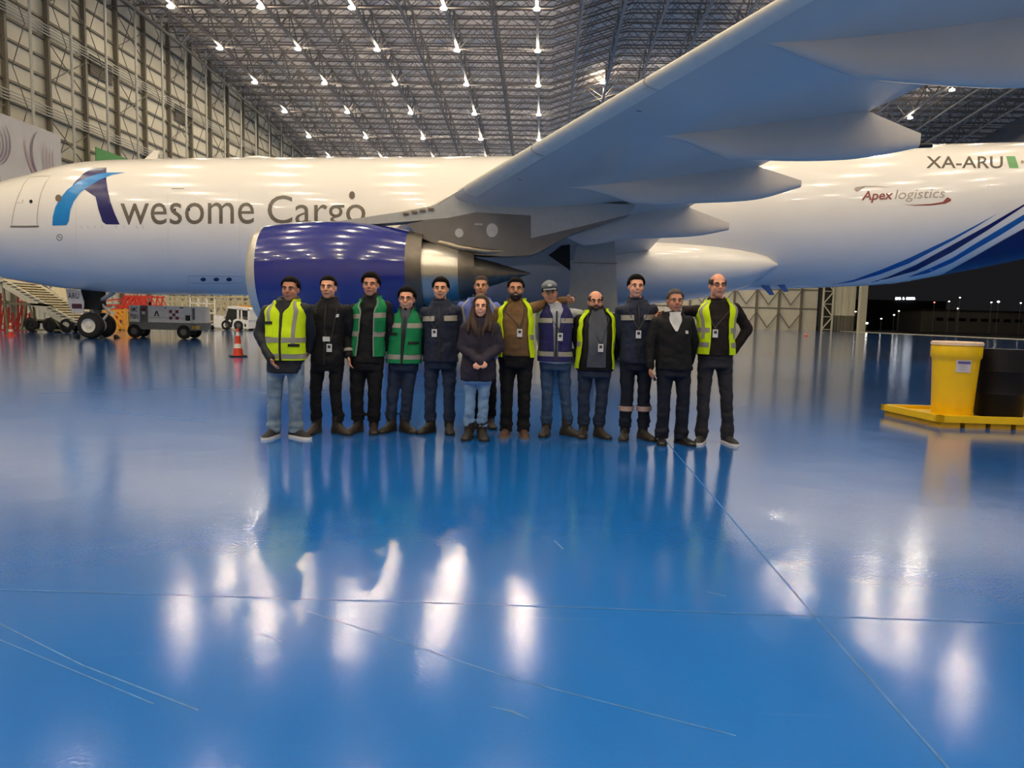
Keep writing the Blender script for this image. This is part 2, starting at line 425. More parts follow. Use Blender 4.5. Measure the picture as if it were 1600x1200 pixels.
mb = MB(); mb.box(H(62, 150.6, 10.5), (4.0, 0.2, 21)); mb.build('leaf_backing', M_gap, t)
mb = MB(); mb.box(H(64.3, 147.5, 14), (1.35, 1.0, 28)); tag(mb.build('trim_1', M_leaf), 'cream jamb column at the edge of the open doorway', kind='structure')
# threshold and apron
mb = MB(); mb.box(H(62.2, 70, 0.02), (3.6, 156, 0.05), Matrix.Rotation(-PSI, 3, 'Z')); tag(mb.build('trim_2', mat('lit_look_concrete', (222, 216, 196), 0.5, var=0.12)), 'lit-looking pale concrete sill along the open doorway', kind='structure')  # lit concrete edge, its brightness put into a pale cream
quad('ground', [H(LATR, -60, -0.02), H(420, -60, -0.02), H(420, 520, -0.02), H(LATR, 520, -0.02)], mat('dark_night_apron', (52, 52, 50), 0.55, var=0.15, scale=0.2))['label'] = 'dark concrete apron outside at night'
for ob in (): pass
# wall banners
t = empty('wall_banner', H(LATL + 0.9, 52, 10), 'large pale grey banner with purple swirl emblem hanging on the left wall', 'banner')
M_ban = mat('pale_banner_cloth', (196, 192, 190), 0.7, var=0.05, scale=1)
for j in range(3):
    d0, d1 = 35.9 + 6.6 * j, 42.45 + 6.6 * j
    mb = MB(); mb.box(H(LATL + 1.72, (d0 + d1) / 2, 11.9), (0.05, d1 - d0, 5.4), Matrix.Rotation(-PSI, 3, 'Z')); mb.build('banner_panel', M_ban, t)
M_sw = mat('purple_grey_print', (130, 112, 128), 0.7); M_sw2 = mat('pink_grey_print', (178, 150, 158), 0.7)
def swirl(cd, cz, r, a0, a1, wd, m, flip=1):
    mb = MB(); rings = []
    for i in range(13):
        a = a0 + (a1 - a0) * i / 12; w = wd * math.sin(math.pi * (0.04 + 0.92 * i / 12))
        rings.append([H(LATL + 1.80, cd + flip * (r - w) * _c(a), cz + (r - w) * _s(a)), H(LATL + 1.80, cd + flip * (r + w) * _c(a), cz + (r + w) * _s(a))])
    mb.loft(rings, closed=False); mb.build('banner_print', m, t)
for q in range(5):
    swirl(48.3 - 0.15 * q, 12.7 - 0.1 * q, 1.9 - 0.18 * q, -1.2, 0.7, 0.06, M_sw)
swirl(54.6, 12.6, 2.3, math.pi * 0.75, math.pi * 1.45, 0.12, M_sw); swirl(55.6, 13.6, 4.0, math.pi * 1.02, math.pi * 1.35, 0.14, M_sw2)
for q in range(4): swirl(59.2 - 0.35 * q, 12.4, 4.6, math.pi * 0.93, math.pi * 1.08, 0.05, M_sw2)
text_on('banner_lettering', 'Mx', M_sw, t, H(LATL + 1.78, 48.4, 9.9), (HY.x, HY.y, 0), (0, 0, 1), height=0.45)
mb = MB(); mb.box(H(LATL + 1.75, 62.4, 12.8), (0.06, 4.8, 3.9), Matrix.Rotation(-PSI, 3, 'Z'))
tag(mb.build('green_sign', mat('green_sign_board', (64, 140, 70), 0.6, var=0.06)), 'plain green board fixed to the left wall behind the nose', 'sign')

# ---------------------------------------------------------------- high-bay lamps
M_lens = mat('lit_lamp_lens', (255, 255, 255), 0.3, emit=((255, 236, 204), LAMP_POWER))
M_hous = mat('lamp_bowl_added_uplight', (220, 216, 208), 0.45, emit=((255, 238, 214), LAMP_POWER * 0.26))  # bowl glow added as uplight to brighten and warm the ceiling
mb = MB(); mb.lathe([(0.0, 0.29), (0.10, 0.28), (0.20, 0.13), (0.24, 0.05)], (0, 0, 0), (0, 0, 1), 12, cap=False)
hous_me = mb.mesh('housing', smooth=30); hous_me.materials.append(M_hous)
mb = MB(); n = 8; mb.add([(0.27 * _c(2 * math.pi * i / n), 0.27 * _s(2 * math.pi * i / n), 0.012) for i in range(n)], [tuple(range(n - 1, -1, -1))])
lens_me = mb.mesh('lens'); lens_me.materials.append(M_lens)
for p in lens_me.polygons:
    if p.normal.z > 0: lens_me.flip_normals(); break
mb = MB(); mb.cyl((0, 0, 0.22), (0, 0, 0.62), 0.03, n=6); hang_me = mb.mesh('hanger'); hang_me.materials.append(M_roofsteel)
def lamp(lat, dep, z, label, group):
    t = empty('high_bay_lamp', H(lat, dep, z), label, 'ceiling lamp', group)
    for nm, me in (('housing', hous_me), ('lens', lens_me), ('hanger', hang_me)):
        o = bpy.data.objects.new(nm, me); COL.objects.link(o); o.parent = t
LROW = [63.5, 72.9, 81.6, 90.9, 100.2]
ROWN = ['nearest visible row', 'second visible row', 'third visible row', 'fourth visible row', 'farthest visible row']
for i, d in enumerate(LROW):
    for j in range(5):
        lamp(-33.35 + 8.0 * j, d + 0.043 * 8 * (j - 2) * 0, zlamp(-33.35, d) + 0.02, 'lit high bay lamp, %s from the left in the %s above the airplane' % (ORD[j], ROWN[i]), 'high bay lamps over the airplane')
p = H(6.4, 91.5, 30.4)
lamp(6.4, 91.5, 30.4, 'lit high bay lamp standing alone just above the white wing leading edge', 'high bay lamps over the airplane')
lamp(46.65, 97.0, 28.15, 'lit high bay lamp above the pointed end of the flap fairing, lower of two', 'high bay lamps over the airplane')
lamp(46.65, 87.6, 28.75, 'lit high bay lamp close under the wing at the upper right, upper of two', 'high bay lamps over the airplane')
OUT = 'lit high bay lamp out of view above the hangar floor'
for d in (-19.3, -10.1, -0.9, 8.3, 17.5, 26.7, 35.9):
    for j in range(11):
        lamp(-33.35 + 8.0 * j, d, zlamp(-33.35 + 8.0 * j, d), OUT, 'high bay lamps outside the picture')
for d in (54.3, 63.5, 72.9, 81.6, 90.9, 100.2, 109.4, 118.6, 127.8, 137.0):
    for j in range(11):
        l = -33.35 + 8.0 * j
        if d < 105 and (l < 13 or l > 46): continue
        if d < 60:
            if l > 30: lamp(l, d, zlamp(l, d), OUT, 'high bay lamps outside the picture')
            continue
        v = H(l, d, zlamp(l, d)) - Vector((0, 0, CAMH)); k = v.dot(CD); px_, py_ = 800 + FPX * v.dot(CR) / k, 600 - FPX * v.dot(CU) / k
        if (py_ < 246 and py_ < 361 - 0.583 * (px_ - 600) + 14) or (px_ > 1340 and 118 < py_ < 232): continue     # the photo shows none there
        lamp(l, d, zlamp(l, d), 'lit high bay lamp hidden behind the wing or fuselage', 'high bay lamps hidden by the airplane')
# ================================================================ THE AIRPLANE
FY = 30.0
TOP = [(-24.75, 4.05), (-24.55, 4.42), (-24.0, 4.85), (-23.2, 5.28), (-22.2, 5.78), (-21.1, 6.28), (-19.5, 6.72), (-18.46, 7.02), (-17.67, 7.18), (-16.4, 7.30), (-14.8, 7.38), (-11.9, 7.50), (-6, 7.66), (0.16, 7.86), (6, 8.12), (12, 8.45), (17.25, 8.74), (20.5, 8.90), (25, 9.10), (30, 9.25), (34, 9.30), (34.6, 9.2)]
BOT = [(-24.75, 3.98), (-24.55, 3.62), (-24.0, 3.25), (-23.2, 2.90), (-22.2, 2.60), (-21.3, 2.42), (-20.9, 2.34), (-19.3, 2.10), (-18.3, 2.00), (-16.15, 1.89), (-13.5, 1.90), (-11, 1.94), (-6, 2.05), (0, 2.24), (6, 2.48), (9.25, 2.64), (12, 2.80), (14.1, 2.93), (15.9, 3.10), (18.2, 3.57), (21.1, 4.24), (25, 5.4), (30, 7.1), (34, 8.5), (34.6, 8.8)]
WID = [(-24.75, 0.03), (-24.55, 0.42), (-24.0, 0.85), (-23.2, 1.32), (-22.2, 1.78), (-21.1, 2.15), (-19.5, 2.50), (-18.4, 2.66), (-17, 2.77), (-15, 2.82), (10, 2.82), (14, 2.80), (18, 2.62), (22, 2.25), (28, 1.5), (33, 0.72), (34.6, 0.25)]
def fus(X):
    t, b, w = smooth_table(TOP, X), smooth_table(BOT, X), smooth_table(WID, X)
    return (t + b) / 2, max((t - b) / 2, 0.02), w
def ysurf(X, Z, lift=0.0):
    zc, h, w = fus(X); k = max(-0.9995, min(0.9995, (Z - zc) / h))
    return FY - (w + lift) * math.sqrt(1 - k * k)
def on_fus(px, py, lift=0.006):          # the point of the fuselage skin seen at (px, py)
    r = ray(px, py); Y = 27.3
    for _ in range(14):
        X, Z = r.x * Y / r.y, CAMH + r.z * Y / r.y
        zc, h, w = fus(X); Z = max(zc - h * 0.999, min(zc + h * 0.999, Z))
        Y = 0.5 * Y + 0.5 * ysurf(X, Z, lift)
    return Vector((X, ysurf(X, Z, lift), Z))
plane = empty('cargo_airplane', Vector((2.0, FY, 0)), 'white twin-engine cargo jet with blue engine and AWESOME CARGO titles parked across the hangar', 'airplane')
M_white = mat('white_aircraft_paint', (236, 232, 226), 0.16, var=0.025, scale=0.6, coat=0.6)
M_under = mat('grey_white_wing_paint', (214, 206, 196), 0.25, var=0.05, scale=0.7, coat=0.3)
M_blue = mat('deep_blue_cowl_paint', (26, 36, 124), 0.15, var=0.05, scale=1.5, coat=0.7)
M_lip = mat('polished_lip_metal', (214, 210, 200), 0.3, metal=0.55, var=0.04)
M_silver = mat('bare_core_metal', (196, 190, 178), 0.28, metal=1.0, var=0.08, stretch=(1, 6, 6))
M_hot = mat('heat_stained_metal', (104, 98, 90), 0.42, metal=0.9, var=0.2, scale=3)
M_dark = mat('black_finish_and_cavity_shade', (24, 24, 26), 0.7)  # near-black finish; on cavity pieces it stands for their shade
M_pyl = mat('stained_pylon_paint', (118, 112, 106), 0.45, var=0.16, scale=1.4)
M_pyl2 = mat('pale_pylon_paint', (178, 178, 174), 0.35, var=0.06)
M_seam = mat('grey_seam_sealant', (150, 146, 138), 0.5)
M_title = mat('grey_brown_title_paint', (104, 97, 86), 0.35)
M_navy = mat('navy_livery_paint', (28, 28, 92), 0.25); M_sky = mat('sky_blue_livery_paint', (22, 128, 200), 0.25); M_mid = mat('mid_blue_livery_paint', (30, 92, 168), 0.25)
# fuselage
NR = 72
xs = [-24.75, -24.7, -24.62, -24.5, -24.3, -24.0] + [-23.6 + 0.4 * i for i in range(20)] + [-15.4 + 0.8 * i for i in range(63)]
mb = MB()
mb.loft([[Vector((X, FY + fus(X)[2] * _c(2 * math.pi * i / NR), fus(X)[0] + fus(X)[1] * _s(2 * math.pi * i / NR))) for i in range(NR)] for X in xs if X < 34.6], True, True, True)
fuse = mb.build('fuselage', M_white, plane, smooth=50)

def wrap(name, pts, fs, m, parent=fuse, lift=0.006, step=0.25):
    """2-D outline in picture pixels laid on the skin: cut into strips so it follows the barrel"""
    bm = bmesh.new(); vs = [bm.verts.new((p[0], p[1], 0)) for p in pts]; bm.verts.ensure_lookup_table()
    for f in fs:
        try: bm.faces.new([vs[i] for i in f])
        except ValueError: pass
    bmesh.ops.triangulate(bm, faces=bm.faces[:])
    ys = [p[1] for p in pts]; xs_ = [p[0] for p in pts]
    y = math.ceil(min(ys) / 5) * 5
    while y < max(ys):
        bmesh.ops.bisect_plane(bm, geom=bm.verts[:] + bm.edges[:] + bm.faces[:], plane_co=(0, y, 0), plane_no=(0, 1, 0)); y += 5
    x = math.ceil(min(xs_) / 24) * 24
    while x < max(xs_):
        bmesh.ops.bisect_plane(bm, geom=bm.verts[:] + bm.edges[:] + bm.faces[:], plane_co=(x, 0, 0), plane_no=(1, 0, 0)); x += 24
    for v in bm.verts: v.co = on_fus(v.co.x, v.co.y, lift)
    for f in bm.faces:
        f.normal_update(); f.smooth = True
        if f.normal.y > 0: f.normal_flip()
    off = parent_off(parent)
    for v in bm.verts: v.co -= off
    me = bpy.data.meshes.new(name); bm.to_mesh(me); bm.free()
    return link(name, me, m, parent)
def decal(name, poly, m, lift=0.006): return wrap(name, poly, [tuple(range(len(poly)))], m, lift=lift)
def ribbon(name, pts, w, m, lift=0.005):
    P = [Vector((a, b)) for a, b in pts]; A = []; B = []
    for i, p in enumerate(P):
        d = (P[min(i + 1, len(P) - 1)] - P[max(i - 1, 0)]).normalized(); n_ = Vector((-d.y, d.x)) * w / 2
        A.append(p + n_); B.append(p - n_)
    n = len(P); return wrap(name, [(v.x, v.y) for v in A + B], [(i, i + 1, n + i + 1, n + i) for i in range(n - 1)], m, lift=lift)
def title(name, body, m, x0, x1, ybase, yx, bold=0.0, shear=0.0, xh=None, slope=0.0, lift=0.006):
    vs, fs, (a, b, c0, c1) = text_mesh(body, bold, shear, 4)
    ref = xh if xh else c1                # text-space height that reaches yx
    sx = (x1 - x0) / (b - a); sy = (ybase - yx) / ref
    return wrap(name, [(x0 + (v.x - a) * sx, ybase - v.y * sy + slope * (v.x - a) * sx) for v in vs], fs, m, lift=lift)
def disc(name, cx, cy, rx, ry, m, lift=0.008, n=20):
    return decal(name, [(cx + rx * _c(2 * math.pi * i / n), cy + ry * _s(2 * math.pi * i / n)) for i in range(n)], m, lift)
c5 = lambda L: [(x / 4.0, 240 + y / 4.0) for x, y in L]
decal('tail_of_letter', c5([(452, 198), (480, 165), (520, 125), (575, 90), (665, 87), (664, 160), (672, 220), (690, 300), (715, 370), (748, 443), (662, 442), (640, 425), (615, 350), (597, 270), (585, 175), (540, 185), (500, 205)]), M_navy)
decal('swoosh', c5([(327, 450), (330, 395), (345, 335), (375, 280), (420, 225), (480, 180), (545, 147), (610, 128), (665, 118), (785, 117), (700, 133), (620, 165), (560, 200), (500, 245), (460, 300), (440, 350), (430, 420), (415, 446)]), M_sky, 0.010)
XH = text_mesh('x')[2][3]; CAPH = text_mesh('H')[2][3]
title('title_lettering', 'wesome', M_title, 188, 397, 350.5, 318, xh=XH, slope=-0.006)
title('title_lettering', 'Cargo', M_title, 418, 571, 349.2, 306, xh=CAPH, slope=-0.006)
title('registration', 'XA-ARU', mat('dark_brown_registration_paint', (66, 54, 34), 0.4), 1447, 1567, 262.5, 244.5, bold=0.012, xh=CAPH)
decal('flag_green', [(1572, 244), (1586, 244), (1592, 262.5), (1577, 262.5)], mat('flag_green_paint', (84, 146, 84), 0.4))
decal('flag_red', [(1602, 244), (1617, 244), (1623, 262.5), (1607, 262.5)], mat('flag_red_paint', (170, 60, 56), 0.4))
disc('flag_emblem', 1597.5, 253, 2.4, 2.6, mat('flag_emblem_paint', (140, 124, 92), 0.4))
M_apr = mat('brick_red_logo_paint', (138, 70, 66), 0.4); M_apg = mat('grey_logo_paint', (164, 152, 140), 0.4)
title('sponsor_lettering', 'Apex', M_apr, 1346, 1396, 312.5, 299, bold=0.022, shear=0.22, xh=CAPH, slope=-0.03)
title('sponsor_lettering', 'logistics', M_apg, 1398, 1477, 311, 296.5, bold=0.0, shear=0.22, xh=CAPH, slope=-0.03)
decal('sponsor_arc', [(1339, 300), (1334.5, 296), (1337, 292.5), (1350, 290.5), (1370, 290.4), (1393, 293.3), (1370, 291.6), (1352, 292), (1342, 294.5), (1340, 297)], M_apg)
decal('sponsor_arc', [(1411, 319.5), (1430, 320), (1455, 318.5), (1473, 315.5), (1480, 311.5), (1480.5, 308), (1486, 311), (1486, 314), (1478, 318), (1455, 321), (1430, 321.5)], M_apr)
cs = lambda L: [(1300 + x / 5.333, 260 + y / 5.333) for x, y in L]
decal('tail_stripe', cs([(0, 985), (180, 945), (400, 865), (640, 765), (1000, 595), (1200, 490), (1385, 390), (1200, 505), (1000, 620), (640, 810), (400, 900), (180, 962), (0, 989)]), M_mid)
decal('tail_stripe', cs([(330, 965), (480, 915), (700, 820), (1000, 655), (1300, 490), (1600, 315), (2050, 60), (2050, 75), (1600, 332), (1300, 530), (1000, 715), (700, 870), (480, 932), (330, 969)]), M_navy)
decal('tail_stripe', cs([(640, 920), (800, 855), (1000, 765), (1200, 640), (1400, 520), (1600, 400), (2050, 130), (2050, 175), (1600, 450), (1400, 575), (1200, 690), (1000, 805), (800, 890), (640, 924)]), M_mid)
mb = MB(); rings = []
for i in range(25):
    u = i / 24; px_ = 1480 + 215 * u; py_ = lerp_table([(1480, 424.6), (1515.6, 404.7), (1562.5, 377.7), (1600, 356.6), (1700, 300)], px_)
    q = on_fus(px_, py_); zc, h, w = fus(q.x); a0 = math.asin(max(-1, min(1, (q.z - zc) / h)))
    rings.append([Vector((q.x, FY - (w + .012) * _c(a0 + (-1.9 - a0) * k / 16), zc + (h + .012) * _s(a0 + (-1.9 - a0) * k / 16))) for k in range(17)])
mb.loft(rings, closed=False); mb.build('tail_stripe', M_navy, fuse, smooth=60)
# doors, windows and service marks on the skin
ribbon('door_seam', c5([(73, 445), (78, 400), (90, 340), (112, 270), (148, 190), (180, 146), (250, 141), (316, 140), (285, 180), (255, 250), (238, 330), (231, 400), (233, 445)]), 0.9, M_seam)
ribbon('door_sill', c5([(64, 456), (150, 457), (243, 455)]), 3.0, mat('grey_door_sill', (120, 112, 102), 0.5))
ribbon('door_mark', c5([(108, 308), (126, 306)]), 0.7, M_seam); ribbon('door_mark', c5([(135, 312), (145, 288)]), 0.9, M_seam)
disc('door_window', 48.3, 314.8, 2.7, 3.0, M_dark)
disc('round_window', 91.3, 309.5, 5.0, 5.6, mat('brown_window_plug', (112, 92, 80), 0.3), 0.016)
disc('service_ring', 93, 371, 4.8, 5.2, M_title, 0.006); disc('service_ring_inner', 93, 371, 3.7, 4.0, M_white, 0.011); ribbon('service_pointer', [(91, 369), (95, 372.5)], 1.3, M_title, 0.015)
disc('cabin_window', 550, 305, 4.6, 6.2, mat('brown_window_shade', (92, 78, 68), 0.3), 0.016)
for x in (273.5, 295.5): disc('title_window', x, 327.5, 1.5, 2.0, M_dark, 0.014)
for x in (317.5, 338, 358): disc('outflow_port', x, 436.7, 4.4, 3.0, mat('dark_blue_port', (36, 48, 84), 0.4))
ribbon('panel_seam', c5([(1180, 765), (1180, 805), (1240, 812), (1440, 812), (1515, 808), (1520, 768), (1180, 765)]), 0.5, mat('bluish_seam', (120, 130, 150), 0.5))
for x in (118, 262, 374): ribbon('panel_seam', [(x, 300), (x + 0.5, 350), (x, 400)], 0.4, mat('faint_seam', (205, 198, 188), 0.5))
ribbon('service_vent', c5([(1072, 218), (1150, 218)]), 1.2, M_seam)
for x in (505, 545, 590, 634, 722, 770, 850, 890): ribbon('latch_mark', c5([(x, 448), (x + 8, 468)]), 0.5, M_seam)
mb = MB(); mb.prism([(-15.5, FY - 0.03, 7.3), (-14.9, FY - 0.03, 7.3), (-14.75, FY - 0.03, 7.78), (-14.95, FY - 0.03, 7.78)], (0, 0.06, 0)); mb.build('blade_antenna', M_white, plane)
mb = MB(); mb.ell((-10.6, FY, 7.5), (0.75, 0.5, 0.14)); mb.build('antenna_fairing', M_white, plane, smooth=60)
# cockpit windows
for sgn in (1, -1):
    for (xa_, xb_, xc_, xd_, a0, a1) in ((-23.55, -23.0, -22.75, -23.35, .92, 1.40), (-22.95, -22.35, -22.1, -22.7, .60, .92), (-22.3, -21.75, -21.6, -22.1, .50, .76)):
        mb = MB(); rings = []
        for r_ in range(5):
            v = r_ / 4; R_ = []
            for q in range(6):
                u = q / 5; X = (xa_ + (xb_ - xa_) * u) * (1 - v) + (xd_ + (xc_ - xd_) * u) * v; a = a0 + (a1 - a0) * v; zc, h, w = fus(X)
                R_.append(Vector((X, FY - sgn * (w + .012) * _c(a), zc + (h + .012) * _s(a))))
            rings.append(R_)
        mb.loft(rings, closed=False); mb.build('cockpit_window', mat('dark_cockpit_glass', (18, 20, 24), .08), plane, smooth=60)
# belly fairing
mb = MB(); rings = []
for i in range(41):
    X = -8.0 + 18.15 * i / 40; u = (X - 1.2) / 8.97 if X > 1.2 else (1.2 - X) / 9.2
    e = max(0.0, 1 - min(1, u) ** 2.6) ** 0.5; w = 2.14 + 1.02 * e; h = 0.05 + 1.50 * e ** .85; zc = 3.22 + 0.032 * X + 0.02
    rings.append([Vector((X, FY + w * math.copysign(abs(_c(a)) ** 0.9, _c(a)), zc + h * math.copysign(abs(_s(a)) ** 0.9, _s(a)))) for a in [2 * math.pi * k / 56 for k in range(56)]])
mb.loft(rings, True, True, True); mb.build('belly_fairing', M_white, plane, smooth=50)
# wings ---------------------------------------------------------------
def wle(y): return (-1.95 + 0.63 * (y - 9.4), 4.66 + 0.165 * (y - 9.4))
TEX = [(2.0, 5.0), (4.0, 5.02), (7.7, 5.21), (11.2, 6.11), (14.3, 7.31), (15.7, 7.92), (29.2, 13.1), (29.9, 13.5)]
TEZ = [(2.0, 3.80), (4.0, 4.05), (7.7, 4.75), (11.2, 5.27), (14.3, 5.80), (15.7, 6.02), (29.2, 8.15), (29.9, 8.25)]
def wsec(y, sgn, n=22):
    lx, lz = wle(y); tx, tz = lerp_table(TEX, y), lerp_table(TEZ, y); c = tx - lx
    th = lerp_table([(2, 0.125), (9.4, 0.105), (16, 0.098), (30, 0.09)], y) * c
    up, lo = [], []
    for i in range(n + 1):
        u = 0.5 - 0.5 * _c(math.pi * i / n)
        t = th / 0.2 * (0.2969 * math.sqrt(u) - 0.126 * u - 0.3516 * u * u + 0.2843 * u ** 3 - 0.1036 * u ** 4)
        X = lx + c * u; zb = lz + (tz - lz) * u + 0.0
        up.append(Vector((X, FY - sgn * y, zb + t * 0.75))); lo.append(Vector((X, FY - sgn * y, zb - t * 1.05)))
    return lo[::-1] + up[1:-1]
WY = [2.0, 3.5, 5, 6.5, 7.7, 9.4, 11.2, 12.8, 14.3, 15.7, 18, 20.5, 23, 26, 28.5, 29.2]
def wlow(y, X):                         # underside height of the near wing
    lx, lz = wle(y); tx, tz = lerp_table(TEX, y), lerp_table(TEZ, y); c = tx - lx; u = max(0.0, min(1, (X - lx) / c))
    th = lerp_table([(2, 0.125), (9.4, 0.105), (16, 0.098), (30, 0.09)], y) * c
    t = th / 0.2 * (0.2969 * math.sqrt(u) - 0.126 * u - 0.3516 * u * u + 0.2843 * u ** 3 - 0.1036 * u ** 4)
    return lz + (tz - lz) * u - t * 1.05
for sgn, lab in ((1, None), (-1, None)):
    mb = MB(); mb.loft([wsec(y, sgn) for y in WY], True, True, True)
    wing = mb.build('wing', M_under, plane, smooth=40)
    if sgn > 0: near_wing = wing
    # winglet
    lx, lz = wle(29.2); tx, tz = lerp_table(TEX, 29.2), lerp_table(TEZ, 29.2)
    mb = MB(); mb.loft([[Vector((lx, FY - sgn * 29.2, lz)), Vector(((lx + tx) / 2, FY - sgn * 29.13, (lz + tz) / 2)), Vector((tx, FY - sgn * 29.2, tz)), Vector(((lx + tx) / 2, FY - sgn * 29.27, (lz + tz) / 2))],
                        [Vector((lx + 1.7, FY - sgn * 30.0, lz + 2.4)), Vector((lx + 2.2, FY - sgn * 29.97, lz + 2.4)), Vector((lx + 2.7, FY - sgn * 30.0, lz + 2.45)), Vector((lx + 2.2, FY - sgn * 30.03, lz + 2.4))]], True, True, True)
    mb.build('winglet', M_white, plane)
# pale slat noses along the near leading edge, one piece per slat
M_slat = mat('lamplit_slat_cream', (228, 222, 206), 0.3, var=0.04)  # lamplight on the slat noses is put into this cream
for sgn in (1, -1):
    for a, b in ((10.2, 13.0), (13.03, 16.2), (16.23, 19.4), (19.43, 22.6), (22.63, 25.8), (25.83, 28.9)):
        mb = MB(); rings = []
        for k in range(5):
            y = a + (b - a) * k / 4; lx, lz = wle(y); tx, tz = lerp_table(TEX, y), lerp_table(TEZ, y); c = tx - lx
            th = lerp_table([(2, 0.125), (9.4, 0.105), (16, 0.098), (30, 0.09)], y) * c; R_ = []
            for u, s_ in [(0.05, -1), (0.028, -1), (0.012, -1), (0.003, -1), (0, 0), (0.003, 1), (0.012, 1), (0.03, 1), (0.06, 1), (0.10, 1)]:
                t = th / 0.2 * (0.2969 * math.sqrt(u) - 0.126 * u - 0.3516 * u * u + 0.2843 * u ** 3)
                t += 0.012
                R_.append(Vector((lx + c * u - 0.014, FY - sgn * y, lz + (tz - lz) * u + s_ * t * (0.75 if s_ > 0 else 1.05))))
            rings.append(R_)
        mb.loft(rings, closed=False); mb.build('slat', M_slat, plane, smooth=60)
# underside seams and scuffs of the near wing
def under_line(pts, w, m, nm):
    mb = MB(); rings = []
    P = [Vector((X, y, 0)) for X, y in pts]
    for i, p in enumerate(P):
        d = (P[min(i + 1, len(P) - 1)] - P[max(i - 1, 0)]).normalized(); n_ = Vector((-d.y, d.x, 0)) * w / 2
        rings.append([Vector((q.x, FY - q.y, wlow(q.y, q.x) - 0.006)) for q in (p - n_, p + n_)])
    mb.loft(rings, closed=False); return mb.build(nm, m, near_wing)
def fr(y, u): lx = wle(y)[0]; return (lx + (lerp_table(TEX, y) - lx) * u, y)
M_sc = mat('dark_scuff', (70, 76, 88), 0.5)
for y in (11.6, 15.4): under_line([fr(y, 0.03), fr(y + 0.03, 0.10)], 0.03, M_sc, 'slat_end_mark')
# flap track fairings (canoes)
def canoe(y, top0, bottom, tip, half=0.30, name='flap_track_fairing', sgn=1, extra=None):
    Yp = FY - y
    B = [W(px, py, Yp) for px, py in bottom]; T0 = W(*top0, Yp); TP0, TP1 = W(*tip[0], Yp), W(*tip[1], Yp)
    bt = [(T0.x, wlow(y, T0.x) - .004)] + [(p.x, p.z) for p in B] + [(TP1.x, TP1.z)]
    mb = MB(); rings = []; n = 26; tx = lerp_table(TEX, y)
    for i in range(n + 1):
        X = T0.x + (TP1.x - T0.x) * i / n
        zb = smooth_table(bt, X); wl0 = wlow(y, X) - .004; zb = wl0 - (wl0 - zb) * min(1, .12 + i / n / .30) if i else wl0
        zt = wlow(y, X) + 0.10 if X < tx else lerp_table([(tx, wlow(y, tx) + 0.03), (TP0.x, TP0.z)], X)
        zt = max(zt, zb + 0.02)
        e = math.sin(math.pi * min(1, 0.004 + 0.676 * i / n)) ** 0.7 if i < n * 0.7 else lerp_table([(n * 0.7, 0.99), (n, 0.30)], i)
        w = half * e; h = zt - zb; R_ = []
        for k in range(17):
            a = math.pi * k / 16
            R_.append(Vector((X, (FY - sgn * y) - w * _c(a) * (abs(_s(a)) ** 0.15 if 0 < k < 16 else 1), zb + h * (1 - _s(a)) if 0 < k < 16 else zt)))
        R_ = [Vector((X, FY - sgn * y - w * cx, zt - h * cz)) for cx, cz in ((1, 0), (1, .3), (.97, .55), (.86, .76), (.66, .9), (.36, .98), (0, 1), (-.36, .98), (-.66, .9), (-.86, .76), (-.97, .55), (-1, .3), (-1, 0))]
        rings.append(R_)
    mb.loft(rings, True, True, True)
    return mb.build(name, M_under, plane, smooth=45)
CAN = [(7.7, (829, 386), [(900, 383), (982, 374), (1037, 372), (1095, 368)], [(1138, 349), (1138, 359.5)]),
       (11.2, (889, 298), [(947, 312), (1026, 320), (1081, 318), (1181, 312)], [(1250, 283), (1250, 293)]),
       (14.3, (1031, 222), [(1100, 244), (1200, 251), (1319, 250), (1390, 240)], [(1434, 210), (1434, 231)]),
       (17.9, (1197, 96), [(1234, 104), (1347, 122), (1550, 137), (1640, 134)], [(1735, 96), (1735, 118)])]
for sgn in (1, -1):
    for y, t0, bt, tp in CAN: canoe(y, t0, bt, tp, sgn=sgn)
mb = MB(); a, b = W(1430, 228, 15.7), W(1456, 227, 15.7); mb.cyl(a, b, 0.05, 0.05, 10); mb.build('discharge_rod', M_dark, plane)
